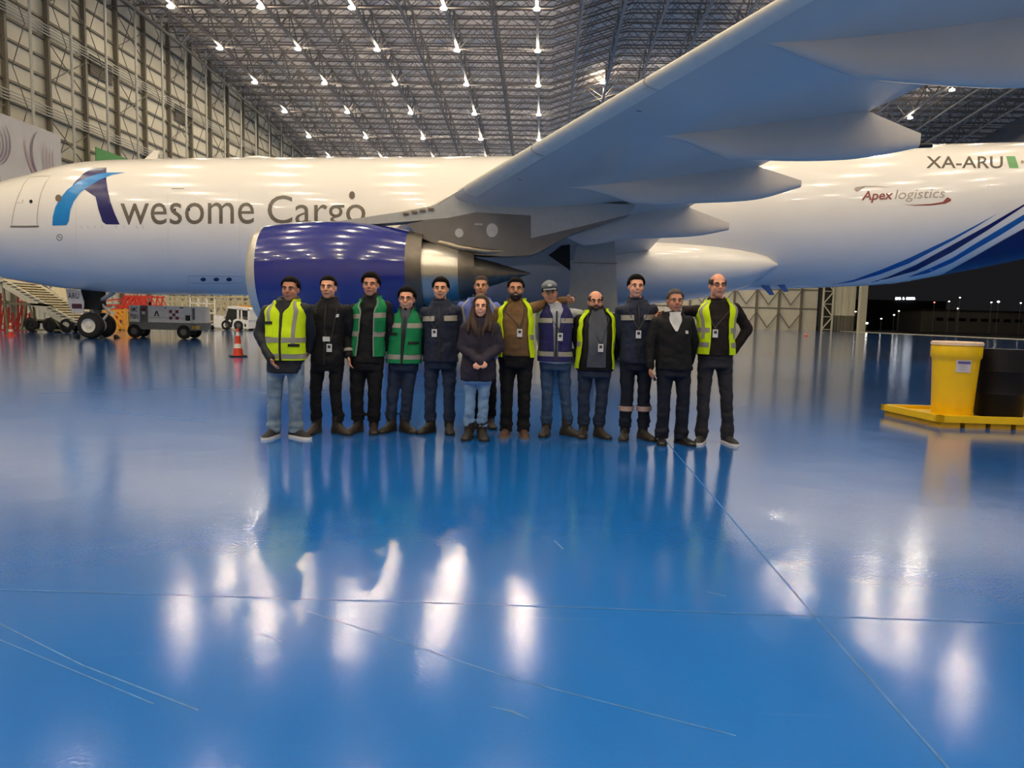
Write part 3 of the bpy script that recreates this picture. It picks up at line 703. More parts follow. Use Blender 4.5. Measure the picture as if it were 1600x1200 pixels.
# engines --------------------------------------------------------------
def engine(sgn):
    ey = FY - sgn * 9.4
    e = empty('engine', (-5.0, ey, 2.38)); e.parent = plane; e.location = Vector((-5.0, ey, 2.38)) - plane.location
    ax = Vector((1, 0, 0.035)).normalized(); o = Vector((-7.27, ey, 2.30))
    def L(prof, nm, m, n=48, sm=40, cap=False):
        mb = MB(); mb.lathe(prof, o, ax, n, cap); ob = mb.build(nm, m, plane, smooth=sm)
        wl_ = ob.location.copy(); ob.parent = e; off = e.location
        for v in ob.data.vertices: v.co -= off
        return ob
    L([(0.55, 1.02), (0.25, 1.08), (0.08, 1.14), (0.0, 1.24), (0.04, 1.31), (0.14, 1.37), (0.30, 1.42)], 'inlet_lip', M_lip)
    L([(0.30, 1.422), (0.7, 1.475), (1.3, 1.515), (1.9, 1.53), (2.6, 1.51), (3.2, 1.445), (3.75, 1.35), (4.30, 1.235)], 'fan_cowl', M_blue)
    L([(0.55, 1.02), (1.1, 1.06), (1.6, 1.10), (1.9, 1.10)], 'inlet_duct', M_pyl2)
    L([(4.28, 1.228), (4.5, 1.19), (4.72, 1.145), (4.68, 1.12), (4.2, 1.16)], 'fan_nozzle', M_hot)
    L([(4.2, 1.16), (4.2, 0.80)], 'fan_exit_dark', M_dark)  # dark ring puts the shade of the fan exit into colour
    L([(4.15, 0.95), (4.6, 0.95), (4.95, 0.91), (5.35, 0.83), (5.70, 0.74)], 'core_cowl', M_silver)
    L([(5.68, 0.74), (5.75, 0.745), (5.95, 0.70), (6.14, 0.66), (6.10, 0.62), (5.8, 0.6)], 'core_nozzle', M_hot)
    L([(5.8, 0.60), (6.0, 0.50), (6.2, 0.46), (6.8, 0.30), (7.35, 0.13), (7.72, 0.02)], 'exhaust_plug', mat('brown_plug_metal', (120, 112, 100), 0.35, metal=0.9, var=0.15), cap=True)
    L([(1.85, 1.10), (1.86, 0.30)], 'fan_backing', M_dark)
    L([(0.95, 0.01), (1.15, 0.12), (1.5, 0.27), (1.8, 0.34)], 'spinner', M_hot, 24)
    R = ax.to_track_quat('Z', 'Y').to_matrix()
    for k in range(22):
        a = 2 * math.pi * k / 22
        def pt(r, da, t): return o + ax * t + R @ Vector((r * _c(a + da), r * _s(a + da), 0))
        mb = MB(); mb.loft([[pt(0.30, -0.10, 1.60), pt(0.30, 0.10, 1.78)], [pt(0.7, -0.06, 1.55), pt(0.7, 0.12, 1.78)], [pt(1.08, -0.03, 1.5), pt(1.08, 0.16, 1.78)]], closed=False)
        ob = mb.build('fan_blade', M_hot, plane); ob.parent = e
        for v in ob.data.vertices: v.co -= e.location
    return e
near_engine = engine(1); far_engine = engine(-1)
near_engine['label'] = 'blue engine with silver core under the near wing'
# pylon of the near engine (outlines at the pylon's own distance), mirrored for the far one
PY = 20.6
def pyl(nm, px, m, half, sgn=1, parent=plane, front=0.0):
    P = [W(x, y, PY) for x, y in px]; ey = FY - sgn * 9.4
    mb = MB(); mb.prism([Vector((p.x, ey - half, p.z)) for p in P], (0, 2 * half, 0)); return mb.build(nm, m, parent)
for sgn in (1, -1):
    pyl('pylon_box', [(640, 352), (672, 345), (700, 343), (745, 334), (829, 339), (829, 400), (790, 402), (720, 398), (690, 385), (655, 372)], M_pyl, 0.30, sgn)
    pyl('pylon_nose', [(505, 352), (560, 343.5), (625, 334), (688, 322), (712, 308), (745, 316), (829, 318), (829, 339.5), (745, 334.5), (700, 343.5), (672, 345.5), (590, 352)], M_pyl2, 0.29, sgn)
    pyl('pylon_tail', [(829, 316), (990, 322), (982, 337), (905, 356), (829, 374)], M_pyl2, 0.285, sgn)
    pyl('pylon_wedge', [(829, 374), (905, 356), (982, 337), (960, 345), (890, 368), (840, 396), (829, 400)], M_pyl, 0.28, sgn)
    # exhaust shroud under the pylon
    mb = MB(); rings = []
    for px_, yt, yb, hw in ((652, 366, 384, .10), (690, 372, 392, .34), (720, 380, 399, .40), (760, 386, 403, .36), (810, 388, 401, .26), (850, 384, 393, .10)):
        A, Bq = W(px_, yt, PY), W(px_, yb, PY); ey = FY - sgn * 9.4
        rings.append([Vector((A.x, ey - hw * _c(t) , (A.z + Bq.z) / 2 + (A.z - Bq.z) / 2 * _s(t))) for t in [2 * math.pi * k / 16 for k in range(16)]])
    mb.loft(rings, True, True, True); mb.build('exhaust_shroud', mat('straw_heated_metal', (150, 140, 124), 0.35, metal=0.85, var=0.15), plane, smooth=50)
for cx, cy, rx, ry in ((717.5, 364, 6.6, 7), (769, 360, 9, 11)):
    P = [W(cx + rx * _c(2 * math.pi * k / 20), cy + ry * _s(2 * math.pi * k / 20), PY - 0.3) for k in range(20)]
    mb = MB(); mb.prism([p + Vector((0, -0.012, 0)) for p in P], (0, 0.03, 0)); mb.build('access_panel', mat('pale_access_panel', (190, 188, 184), 0.4), plane)
for k in range(4):
    a, b = W(630 + 13 * k, 334.5 - 2.3 * k, PY - 0.31), W(639 + 13 * k, 333 - 2.3 * k, PY - 0.31)
    mb = MB(); mb.box((a + b) / 2, ((b - a).length, 0.06, 0.055)); mb.build('strut_fitting', mat('brown_strut_fitting', (120, 98, 72), 0.5), plane)
a = W(748, 350.5, PY - 0.31); mb = MB(); mb.box(a, (0.22, 0.02, 0.05)); mb.build('pylon_stencil', M_pyl2, plane)
# landing gear ----------------------------------------------------------
M_tyre = mat('black_tyre_rubber', (22, 22, 23), 0.75, var=0.15, bump=0.2); M_hub = mat('white_hub_paint', (214, 212, 206), 0.35); M_gear = mat('grey_gear_paint', (96, 98, 104), 0.4)
def wheel(parent, c, r, w, side=-1, n=32):
    c = Vector(c)
    mb = MB(); mb.lathe([(-w * .5, r * .55), (-w * .5, r * .80), (-w * .42, r * .93), (-w * .25, r), (w * .25, r), (w * .42, r * .93), (w * .5, r * .80), (w * .5, r * .55)], c, (0, 1, 0), n)
    t = mb.build('tyre', M_tyre, parent, smooth=40)
    mb = MB(); mb.lathe([(-w * .44, 0.01), (-w * .44, r * .13), (-w * .40, r * .17), (-w * .30, r * .22), (-w * .28, r * .40), (-w * .42, r * .50), (-w * .5, r * .56), (w * .5, r * .56), (w * .28, r * .40), (w * .3, 0.01)], c, (0, 1, 0), n)
    mb.build('wheel_hub', M_hub, parent, smooth=30)
    return t
ng = empty('nose_gear', (0, 0, 0)); ng.parent = plane
NX = -17.55; ng.location = Vector((NX, FY, 0)) - plane.location
for yy in (-0.42, 0.42): wheel(ng, (NX, FY + yy, 0.53), 0.53, 0.38)
mb = MB(); mb.cyl((NX, FY, 0.5), (NX + 0.05, FY, 1.2), 0.09); mb.cyl((NX + .05, FY, 1.1), (NX + 0.12, FY, 2.3), 0.16); mb.cyl((NX, FY - 0.5, 0.53), (NX, FY + 0.5, 0.53), 0.07); mb.build('strut', M_gear, ng)
mb = MB(); mb.bar((NX + .25, FY, 0.75), (NX + .55, FY, 1.1), 0.08); mb.bar((NX + .55, FY, 1.1), (NX + .2, FY, 1.45), 0.08); mb.build('torque_link', M_hub, ng)
mb = MB(); mb.bar((NX + .1, FY - .1, 1.5), (NX + 1.0, FY - .1, 2.1), 0.09); mb.bar((NX + .1, FY + .1, 1.5), (NX + 1.0, FY + .1, 2.1), 0.09); mb.build('drag_brace', M_hub, ng)
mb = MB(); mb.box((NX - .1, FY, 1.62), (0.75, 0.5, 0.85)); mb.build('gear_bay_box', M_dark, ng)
for yy in (-.16, .16):
    mb = MB(); mb.cyl((NX - .28, FY + yy, 1.02), (NX - .42, FY + yy, 1.02), 0.09); mb.build('taxi_lamp', M_hub, ng)
for yy, nm in ((-0.62, 'gear_door'), (0.62, 'gear_door')):
    P = [(NX - .87 + dx_, z_) for dx_, z_ in ((0, 2.02), (.1, 1.35), (.27, 1.05), (.70, 1.02), (.74, 1.5), (.62, 1.95))]
    mb = MB(); mb.prism([Vector((x, FY + yy - 0.02, z)) for x, z in P], (0, 0.04, 0)); gd = mb.build(nm, mat('pale_gear_door', (196, 196, 200), 0.35), ng)
    if yy < 0:
        text_on('door_lettering', 'ARU', mat('black_stencil', (20, 22, 30), 0.5), gd, (NX - .78, FY + yy - 0.02, 1.62), (1, 0, 0), (0, 0, 1), width=0.46, height=0.24, bold=0.01)
        mb = MB(); mb.box((NX - .42, FY + yy - 0.03, 1.32), (0.40, 0.02, 0.2)); mb.build('door_patch', mat('dark_maroon_patch', (70, 30, 46), 0.5), gd)
for yy in (-.55, .55):
    mb = MB(); mb.prism([(NX - .45, FY + yy - .12, 0), (NX - .62, FY + yy - .12, 0), (NX - .47, FY + yy - .12, .14)], (0, .24, 0)); mb.build('wheel_chock', M_dark, ng)
    mb = MB(); mb.prism([(NX + .45, FY + yy - .12, 0), (NX + .62, FY + yy - .12, 0), (NX + .47, FY + yy - .12, .14)], (0, .24, 0)); mb.build('wheel_chock', M_dark, ng)
for sgn in (1, -1):
    MX, MY = 2.75, FY - sgn * 5.2
    mg = empty('main_gear', (0, 0, 0)); mg.parent = plane; mg.location = Vector((MX, MY, 0)) - plane.location
    for dx in (-0.75, 0.75):
        for dy in (-0.7, 0.7): wheel(mg, (MX + dx, MY + dy, 0.69), 0.69, 0.5)
    mb = MB(); mb.cyl((MX, MY, 0.7), (MX, MY, 1.6), 0.13); mb.cyl((MX, MY, 1.5), (MX + .05, MY, 4.2), 0.2); mb.build('strut', M_gear, mg)
    mb = MB(); mb.bar((MX - .9, MY, .69), (MX + .9, MY, .69), .2); mb.bar((MX - .75, MY - .7, .69), (MX - .75, MY + .7, .69), .12); mb.bar((MX + .75, MY - .7, .69), (MX + .75, MY + .7, .69), .12); mb.build('bogie_beam', M_gear, mg)
    mb = MB(); mb.bar((MX, MY, 1.7), (MX - .4, MY + sgn * 1.6, 3.2), .14); mb.build('side_stay', M_gear, mg)
    P = [(1.80, 1.55), (3.55, 1.55), (3.42, 3.3), (3.34, 3.95), (2.12, 3.95), (1.95, 3.2)]
    mb = MB(); mb.prism([Vector((x, MY - sgn * 0.42, z)) for x, z in P], (0, sgn * 0.06, 0)); dr = mb.build('leg_door', mat('grey_leg_door', (172, 174, 172), 0.4, var=0.06), mg)
    mb = MB(); mb.box((2.72, MY - sgn * 0.43, 3.20), (1.5, 0.02, 0.02)); mb.build('door_seam', M_pyl, dr)
    mb = MB(); mb.box((3.40, MY - sgn * 0.32, 2.4), (0.05, 0.10, 1.6)); mb.build('door_rib', M_pyl, dr)
    mb = MB(); mb.prism([(1.15, MY - sgn * .2, 3.45), (1.85, MY - sgn * .2, 4.0), (1.9, MY - sgn * .2, 2.95)], (0, sgn * .1, 0)); mb.build('wheel_well_shade', M_dark, mg)  # dark wedge standing for the shaded cavity beside the leg
# tail ------------------------------------------------------------------
mb = MB(); mb.loft([[Vector((24.5, FY, 9.0)), Vector((27.5, FY - .3, 9.1)), Vector((32.0, FY, 9.25)), Vector((27.5, FY + .3, 9.1))], [Vector((32.3, FY, 17.6)), Vector((33.4, FY - .12, 17.6)), Vector((35.2, FY, 17.6)), Vector((33.4, FY + .12, 17.6))]], True, True, True)
mb.build('fin', M_navy, plane)
for sgn in (1, -1):
    mb = MB(); mb.loft([[Vector((27.5, FY - sgn * 1.0, 8.6)), Vector((29.5, FY - sgn * 1.0, 8.95)), Vector((32.5, FY - sgn * .8, 8.8)), Vector((29.5, FY - sgn * 1.0, 8.4))], [Vector((33.6, FY - sgn * 9.7, 9.6)), Vector((34.2, FY - sgn * 9.7, 9.68)), Vector((35.4, FY - sgn * 9.7, 9.62)), Vector((34.2, FY - sgn * 9.7, 9.54))]], True, True, True)
    mb.build('tailplane', M_under, plane)
# small antennas and drain masts under the belly
for px_, py_ in ((1200, 455), (1222, 450)):
    p = W(px_, py_, FY - 0.9)
    mb = MB(); mb.prism([p + Vector((-.30, 0, .22)), p + Vector((.05, 0, .22)), p + Vector((.28, 0, -.14)), p + Vector((.10, 0, -.16))], (0, .05, 0)); mb.build('belly_antenna', M_mid, plane)
# ================================================================ GROUND EQUIPMENT
M_wpaint = mat('white_vehicle_paint', (240, 238, 230), 0.35); M_gpaint = mat('grey_chassis_paint', (112, 116, 114), 0.5); M_blk = mat('black_plastic', (22, 22, 24), 0.5)
M_glass = mat('dark_cab_glass', (40, 44, 46), 0.08, var=0.02); M_red = mat('red_scaffold_paint', (206, 62, 46), 0.5, var=0.1); M_yel = mat('safety_yellow_paint', (236, 196, 18), 0.4); M_orn = mat('amber_scaffold_paint', (238, 170, 60), 0.5, var=0.1)
M_cream = mat('cream_stair_paint', (224, 216, 190), 0.5, var=0.06); M_ink = mat('black_sign_ink', (26, 28, 34), 0.5); M_mar = mat('maroon_sign_ink', (120, 34, 44), 0.5)
M_rim = mat('dull_grey_rim', (96, 96, 94), 0.5)
def wheels(t, c, r, w, hub=M_rim, axis=(0, 1, 0), nm='wheel'):
    c = Vector(c); mb = MB(); mb.lathe([(-w / 2, r * .5), (-w / 2, r * .85), (-w * .3, r), (w * .3, r), (w / 2, r * .85), (w / 2, r * .5)], c, axis, 24)
    o = mb.build(nm, M_tyre, t, smooth=40)
    mb = MB(); mb.lathe([(-w * .42, .01), (-w * .42, r * .2), (-w * .3, r * .25), (-w * .34, r * .5), (w * .34, r * .5), (w * .3, .01)], c, axis, 20); mb.build('wheel_rim', hub, o, smooth=30)
# ground power cart ------------------------------------------------------
Y0 = 31.2
def gx(px): return (px - 800) / FPX * (Y0 * 1.0)          # along the cart at its own distance
x0, x1 = W(200, 505, Y0).x, W(306, 505, Y0).x; zt = W(260, 478, Y0).z; zm = W(260, 504, Y0).z
t = empty('ground_power_cart', Vector(((x0 + x1) / 2, Y0 + .8, 0)), 'white and grey ground power cart numbered 7001 behind the nose wheel', 'cart')
mb = MB(); mb.box(((x0 + x1) / 2, Y0 + .85, (zm + .38) / 2), (x1 - x0 - .05, 1.55, zm - .38)); mb.build('chassis', M_gpaint, t)
xa, xb, xc, xd = W(216, 490, Y0).x, W(229, 490, Y0).x, W(298, 490, Y0).x, x1
for nm, a, b, m, dy in (('end_cabinet', x0, xa, M_wpaint, 0), ('control_bay', xa, xb, M_gpaint, .12), ('engine_cover', xb, xc, M_wpaint, 0), ('tail_cabinet', xc, xd - .06, M_wpaint, .02)):
    mb = MB(); mb.box(((a + b) / 2, Y0 + .85 + dy / 2, (zt + zm) / 2), (b - a - .02, 1.5 - dy, zt - zm)); p = mb.build(nm, m, t)
    if nm == 'end_cabinet':
        text_on('unit_code', 'AMC', M_ink, p, (a + .07, Y0 + .1, zm + .44), (1, 0, 0), (0, 0, 1), width=b - a - .16, height=.2, bold=.01)
        text_on('unit_number', '7001', M_ink, p, (a + .05, Y0 + .1, zm + .12), (1, 0, 0), (0, 0, 1), width=b - a - .12, height=.22, bold=.01)
    if nm == 'control_bay':
        mb = MB(); mb.box(((a + b) / 2 - .05, Y0 + .2, zm + .55), (.16, .06, .12)); mb.build('meter_panel', M_mar, p)
        mb = MB(); mb.box(((a + b) / 2 - .05, Y0 + .2, zm + .40), (.13, .06, .12)); mb.build('switch_panel', M_wpaint, p)
    if nm == 'engine_cover':
        cx, cz = W(270, 492, Y0).x, W(270, 492, Y0).z
        for i in range(3):
            for k in range(3):
                if (i + k) % 2 == 0:
                    mb = MB(); mb.box((cx + (i - 1) * .14, Y0 + .095, cz + (k - 1) * .14), (.13, .012, .13)); mb.build('logo_square', M_mar, p)
        q = W(243, 490, Y0); mb = MB(); mb.bar((q.x - .09, Y0 + .095, q.z - .11), (q.x, Y0 + .095, q.z + .12), .012, .05); mb.bar((q.x + .09, Y0 + .095, q.z - .11), (q.x, Y0 + .095, q.z + .12), .012, .05); mb.build('chevron_mark', M_ink, p)
        q = W(292, 497, Y0); mb = MB(); mb.box((q.x, Y0 + .09, q.z), (.2, .03, .24)); mb.build('intake_hatch', M_blk, p)
        mb = MB(); mb.box(((a + b) / 2, Y0 + .094, zm + .2), (b - a - .1, .006, .012)); mb.build('cover_seam', M_gpaint, p)
        for q_, w_ in ((257, .08), (282, .16)):
            q = W(q_, 481, Y0); mb = MB(); mb.box((q.x, Y0 + .095, q.z), (w_, .012, .04)); mb.build('cover_label', M_ink, p)
    if nm == 'tail_cabinet':
        mb = MB(); mb.box(((a + b) / 2, Y0 + .1, zm + .4), ((b - a) * .55, .03, .5)); mb.build('radiator_grille', M_gpaint, p)
for i in range(5):
    mb = MB(); mb.prism([(xc + .02 + i * .07, Y0 + .05, .45), (xc + .055 + i * .07, Y0 + .05, .45), (xc + .085 + i * .07, Y0 + .05, .58), (xc + .05 + i * .07, Y0 + .05, .58)], (0, .03, 0)); mb.build('hazard_stripe', M_yel, t)
mb = MB(); mb.box((x0 - .03, Y0 + .6, .75), (.06, .9, .6)); mb.build('yellow_bumper', M_yel, t)
for px_, dy in ((211, .12), (224, 1.4), (288, .12), (304, 1.4)): wheels(t, (W(px_, 520, Y0 + dy).x, Y0 + dy, .30), .30, .22)
mb = MB(); mb.cyl((xb - .1, Y0 + .5, zt), (xb - .1, Y0 + .5, zt + .16), .05); mb.build('exhaust_stub', M_blk, t)
# tow tractor ---------------------------------------------------------------
Y1 = 46.5; sc = Y1 / FPX
def TX(px): return W(px, 500, Y1).x
def TZ(py, px=362): return W(px, py, Y1).z
t = empty('tow_tractor', Vector((TX(362), Y1 + .8, 0)), 'white tow tractor with dark cab glass by the engine inlet', 'tractor')
P = [(334, 512), (334, 494), (350, 494), (352.5, 512), (362, 512), (364.5, 500), (369, 498), (388, 500), (388, 513), (380, 513), (378.5, 506), (374, 503.5), (369.5, 505), (366, 513)]
mb = MB(); mb.prism([Vector((TX(a), Y1, TZ(b))) for a, b in P], (0, 1.6, 0)); mb.build('body', M_wpaint, t)
mb = MB(); mb.prism([Vector((TX(a), Y1 + .05, TZ(b))) for a, b in [(353, 512), (352.5, 495), (357, 480), (370, 480), (370, 498), (363, 501), (361, 512)]], (0, 1.5, 0)); mb.build('cab_door', M_glass, t)
mb = MB(); mb.prism([Vector((TX(a), Y1 + .02, TZ(b))) for a, b in [(354, 481), (358, 478), (385, 480), (390, 483), (390, 485), (357, 482)]], (0, 1.56, 0)); mb.build('cab_roof', M_wpaint, t)
for a, b in ((370, 373), (376, 378), (387, 389.5)):
    mb = MB(); mb.box(((TX(a) + TX(b)) / 2, Y1 + .8, (TZ(482) + TZ(500)) / 2), (TX(b) - TX(a), 1.56, TZ(482) - TZ(500))); mb.build('cab_pillar', M_wpaint, t)
mb = MB(); mb.box((TX(380), Y1 + .8, TZ(489)), (TX(388) - TX(371), 1.4, .45)); mb.build('rear_window', M_glass, t)
mb = MB(); mb.box((TX(383), Y1 + .02, TZ(508)), (.1, .04, .2)); mb.build('tail_lamp', M_gpaint, t)
q = Vector((TX(358.5), Y1 + .03, TZ(502))); mb = MB(); mb.box(q, (.17, .03, .17), Matrix.Rotation(.785, 3, 'Y')); mb.build('door_emblem', M_wpaint, t)
for a in (353, 372.5):
    wheels(t, (TX(a), Y1 + .1, .33), .33, .26); wheels(t, (TX(a) + .3, Y1 + 1.5, .33), .33, .26)
# baggage rack behind the tractor
t = empty('rack_trailer', Vector((W(311, 512, 46).x, 46.5, 0)), 'white tubular rack trailer left of the tow tractor', 'trailer')
xr0, xr1 = W(298, 512, 46).x, W(324, 512, 46).x
for x in (xr0, (xr0 + xr1) / 2, xr1):
    for y in (46.0, 47.2):
        mb = MB(); mb.bar((x, y, .25), (x, y, 2.0), .06); mb.build('rack_post', M_wpaint, t)
for z in (.35, 1.1, 1.7):
    for y in (46.0, 47.2):
        mb = MB(); mb.bar((xr0, y, z), (xr1, y, z), .06); mb.build('rack_rail', M_wpaint, t)
mb = MB(); mb.box(((xr0 + xr1) / 2, 46.6, .32), (xr1 - xr0, 1.3, .1)); mb.build('rack_deck', M_wpaint, t)
for x in (xr0 + .15, xr1 - .15):
    for y in (46.1, 47.1): wheels(t, (x, y, .17), .17, .1)
# passenger stairs -----------------------------------------------------------
YS = 35.0
t = empty('boarding_stairs', Vector((W(60, 520, YS).x, YS + 1.2, 0)), 'cream boarding stairs rising to the left under the nose', 'stairs')
pA, pB = W(4, 438, YS), W(116, 505, YS)
for dy in (0, 2.2):
    mb = MB(); mb.prism([pA + Vector((0, dy, .1)), pB + Vector((0, dy, .15)), pB + Vector((-.35, dy, -.2)), pA + Vector((0, dy, -.35))], (0, .08, 0)); mb.build('stringer', M_cream, t)
    top, bot = W(62, 446, YS), W(109, 480, YS)
    mb = MB(); mb.tube([pA + Vector((.2, dy, 1.0)), pA + Vector((1.2, dy, .55)), pB + Vector((-.6, dy, 1.25)), pB + Vector((-.1, dy, 1.15)), pB + Vector((-.05, dy, .1))], .035, 8); mb.build('handrail', M_cream, t)
n = 16
for i in range(n):
    q = pA.lerp(pB, (i + .5) / n); mb = MB(); mb.box((q.x, YS + 1.1, q.z), (.26, 2.2, .05)); mb.build('step', M_cream, t)
mb = MB(); mb.prism([pA + Vector((.9, 2.3, -.6)), pB + Vector((-.5, 2.3, .1)), pB + Vector((-.5, 2.3, .75)), pA + Vector((.9, 2.3, .35))], (0, .05, 0)); mb.build('side_panel', M_cream, t)
mb = MB(); mb.prism([pA + Vector((0, .1, -.12)), pB + Vector((-.2, .1, -.05)), pB + Vector((-.2, .1, -.11)), pA + Vector((0, .1, -.18))], (0, 2.0, 0)); mb.build('stair_soffit', M_cream, t)
mb = MB(); mb.box((pA.x - .8, YS + 1.1, pA.z), (1.7, 2.4, .14)); mb.build('top_landing', M_cream, t)
for a, b, w_ in ((W(3, 440, YS), W(11, 518, YS), .09), (W(40, 475, YS), W(33, 514, YS), .09), (W(45, 478, YS), W(56, 512, YS), .07), (W(14, 474, YS), W(80, 477, YS), .10), (W(80, 477, YS), W(112, 518, YS), .08), (W(70, 480, YS), W(97, 516, YS), .07), (W(47, 500, YS), W(84, 500, YS), .07), (W(68, 478, YS), W(68, 500, YS), .06), (W(82, 478, YS), W(82, 505, YS), .06), (W(68, 488, YS), W(90, 490, YS), .05), (W(30, 515, YS), W(95, 516, YS), .09)):
    for dy in (.05, 2.15):
        mb = MB(); mb.bar(a + Vector((0, dy, 0)), b + Vector((0, dy, 0)), w_); mb.build('frame_tube', mat('olive_frame_paint', (132, 124, 92), 0.5) if w_ > .06 else M_cream, t)
for px_ in (48, 77, 103):
    for dy in (.1, 2.1): wheels(t, (W(px_, 510, YS).x, YS + dy, .36), .36, .22, hub=M_blk)
mb = MB(); mb.box((W(64, 510, YS).x, YS + 1.1, .5), (1.6, 1.9, .14)); mb.build('axle_frame', M_blk, t)
# red and amber docking lattices
def lattice(name, label, Yp, segs, deck=None):
    base = W(segs[0][0][0], 516, Yp); t = empty(name, Vector((base.x, Yp + .6, 0)), label, 'scaffold')
    for a, b, w_, m in segs:
        for dy in (0, 1.3):
            A, Bq = W(*a, Yp) + Vector((0, dy, 0)), W(*b, Yp) + Vector((0, dy, 0)); A.z = max(A.z, .03); Bq.z = max(Bq.z, .03)
            mb = MB(); mb.bar(A, Bq, w_); mb.build('scaffold_tube', m, t)
    return t
segs = []
for i in range(5):
    x = 1 + 6.5 * i
    segs.append(((x, 522), (x, 458 + 11 * i), .07, M_red))
    segs.append(((x, 520), (x + 6, 470 + 9 * i), .05, M_red))
for y in (470, 490, 506, 518): segs.append(((0, y), (max(4, (y - 455) * .5), y + 1), .06, M_red))
lattice('red_scaffold', 'red tubular scaffold at the left edge beside the cream stairs', 36.5, segs)
segs = []
rs = random.Random(3)
for i in range(6):
    x = 192 + 8.5 * i
    segs.append(((x, 477), (x + 3, 461), .07, M_red)); segs.append(((x + 8, 477), (x + 1, 463), .05, M_red))
segs += [((176, 506), (200, 462), .16, M_red), ((184, 506), (208, 464), .13, M_red), ((196, 463), (240, 464), .10, M_red), ((192, 476), (238, 477), .09, M_red), ((168, 486), (200, 478), .10, M_red), ((160, 478), (185, 476), .07, M_red), ((165, 470), (196, 466), .07, M_red)]
for i in range(8): segs.append(((178 + 3.5 * i, 505 - 5 * i), (188 + 3.5 * i, 500 - 5 * i), .05, M_red))
lattice('red_docking_stair', 'red lattice docking stair rising to the right behind the nose wheel', 41.5, segs)
segs = [((160, 488), (190, 517), .13, M_orn), ((166, 486), (196, 516), .13, M_orn), ((196, 482), (197, 517), .15, M_orn), ((176, 516), (198, 516), .13, M_orn), ((160, 486), (198, 484), .08, M_orn)]
for i in range(4):
    segs.append(((168 + 8 * i, 490 + 3 * (i % 2)), (176 + 6 * i, 514), .035, M_orn)); segs.append(((196 - 8 * i, 490), (188 - 4 * i, 514), .035, M_orn))
for y in (498, 507): segs.append(((166 + (y - 488) * .9, y), (197, y), .04, M_orn))
lattice('amber_docking_base', 'amber lattice work stand between the nose wheel and the power cart', 40.0, segs)
segs = []
M_beige = mat('beige_platform_paint', (200, 188, 150), 0.55, var=0.1)
for i in range(14):
    x = 236 + 11 * i
    segs.append(((x, 514), (x, 462), .12, M_beige))
    segs.append(((x, 490 if i % 2 else 468), (x + 11, 468 if i % 2 else 490), .08, M_beige))
for y in (464, 471, 479, 490, 502): segs.append(((236, y), (385, y), .10, M_beige))
lattice('maintenance_platform', 'long beige maintenance platform lattice along the wall behind the tow tractor', 52.0, segs)
t = empty('orange_beacon_loader', Vector((W(382, 512, 50).x, 50.4, 0)), 'amber topped loader body half hidden behind the engine inlet', 'loader')
a, b = W(372, 485, 50), W(396, 477, 50); mb = MB(); mb.box(((a.x + b.x) / 2, 50.6, (a.z + b.z) / 2), (b.x - a.x, 1.2, .35)); mb.build('amber_top_beam', M_orn, t)
a, b = W(390, 512, 50), W(420, 486, 50); mb = MB(); mb.box(((a.x + b.x) / 2, 50.6, (a.z + b.z) / 2), (b.x - a.x, 1.4, b.z - a.z)); mb.build('loader_body', M_cream, t)
for px_ in (392, 410): wheels(t, (W(px_, 512, 50).x, 50, .3), .3, .2)
# traffic cones -----------------------------------------------------------
M_cone = mat('orange_red_cone_plastic', (214, 66, 34), 0.45); M_cw = mat('white_reflective_sleeve', (226, 216, 206), 0.4)
def cone(g, h, label):
    g = Vector(g); t = empty('traffic_cone', g, label, 'traffic cone', 'traffic cones'); r0 = h * .19
    mb = MB(); mb.box(g + Vector((0, 0, .02 * h)), (h * .56, h * .56, .04 * h), Matrix.Rotation(.5, 3, 'Z')); mb.build('base', M_blk if h > .7 else M_cone, t)
    rad = lambda u: r0 * (1 - u) + .035 * h * u
    for a, b, m, nm in ((0.03, .30, M_cone, 'cone_body'), (.30, .46, M_cw, 'reflective_sleeve'), (.46, .74, M_cone, 'cone_body'), (.74, .88, M_cw, 'reflective_sleeve'), (.88, 1, M_cone, 'cone_tip')):
        mb = MB(); mb.lathe([(a * h, rad(a)), (b * h, rad(b))], g, (0, 0, 1), 20, cap=True); mb.build(nm, m, t, smooth=30)
cone(G(372, 557), .80, 'orange traffic cone with white sleeves standing left of the group')
cone(G(17, 525), .62, 'orange traffic cone at the far left in front of the red scaffold')
cone(G(1259, 525.5), .66, 'tiny distant orange traffic cone at the foot of the doorway lattice post')
# spill pallet and drums ------------------------------------------------------
M_ydrum = mat('yellow_drum_plastic', (238, 194, 8), 0.38, var=0.04); M_lid = mat('pale_peach_drum_lid', (238, 208, 176), 0.5); M_bdrum = mat('black_drum_plastic', (15, 16, 24), 0.55, spec=0.2)
c0 = G(1466, 668); c1 = G(1434, 655)
dirx = (Vector((1, -.055, 0))).normalized(); diry = Vector((c1.x - c0.x, c1.y - c0.y, 0)); diry = Vector((-.10, 1, 0)).normalized()
LX, LY = 2.6, 1.25
def PQ(a, b, z): v = c0 + dirx * a + diry * b; return Vector((v.x, v.y, z))
t = empty('spill_pallet', PQ(LX / 2, LY / 2, 0), 'low yellow plastic spill pallet on the floor at the right edge', 'pallet')
mb = MB()
outer = [PQ(0, 0, 0), PQ(LX, 0, 0), PQ(LX, LY, 0), PQ(0, LY, 0)]
for a, b, c, d in ((0, 0, LX, .07), (0, LY - .07, LX, .07), (0, 0, .07, LY), (LX - .07, 0, .07, LY)):
    P = [PQ(a, b, .07), PQ(a + c, b, .07), PQ(a + c, b + d, .07), PQ(a, b + d, .07)]; mb.prism(P, (0, 0, .09))
mb.prism([PQ(.02, .02, .075), PQ(LX - .02, .02, .075), PQ(LX - .02, LY - .02, .075), PQ(.02, LY - .02, .075)], (0, 0, .035)); mb.build('tray', M_ydrum, t)
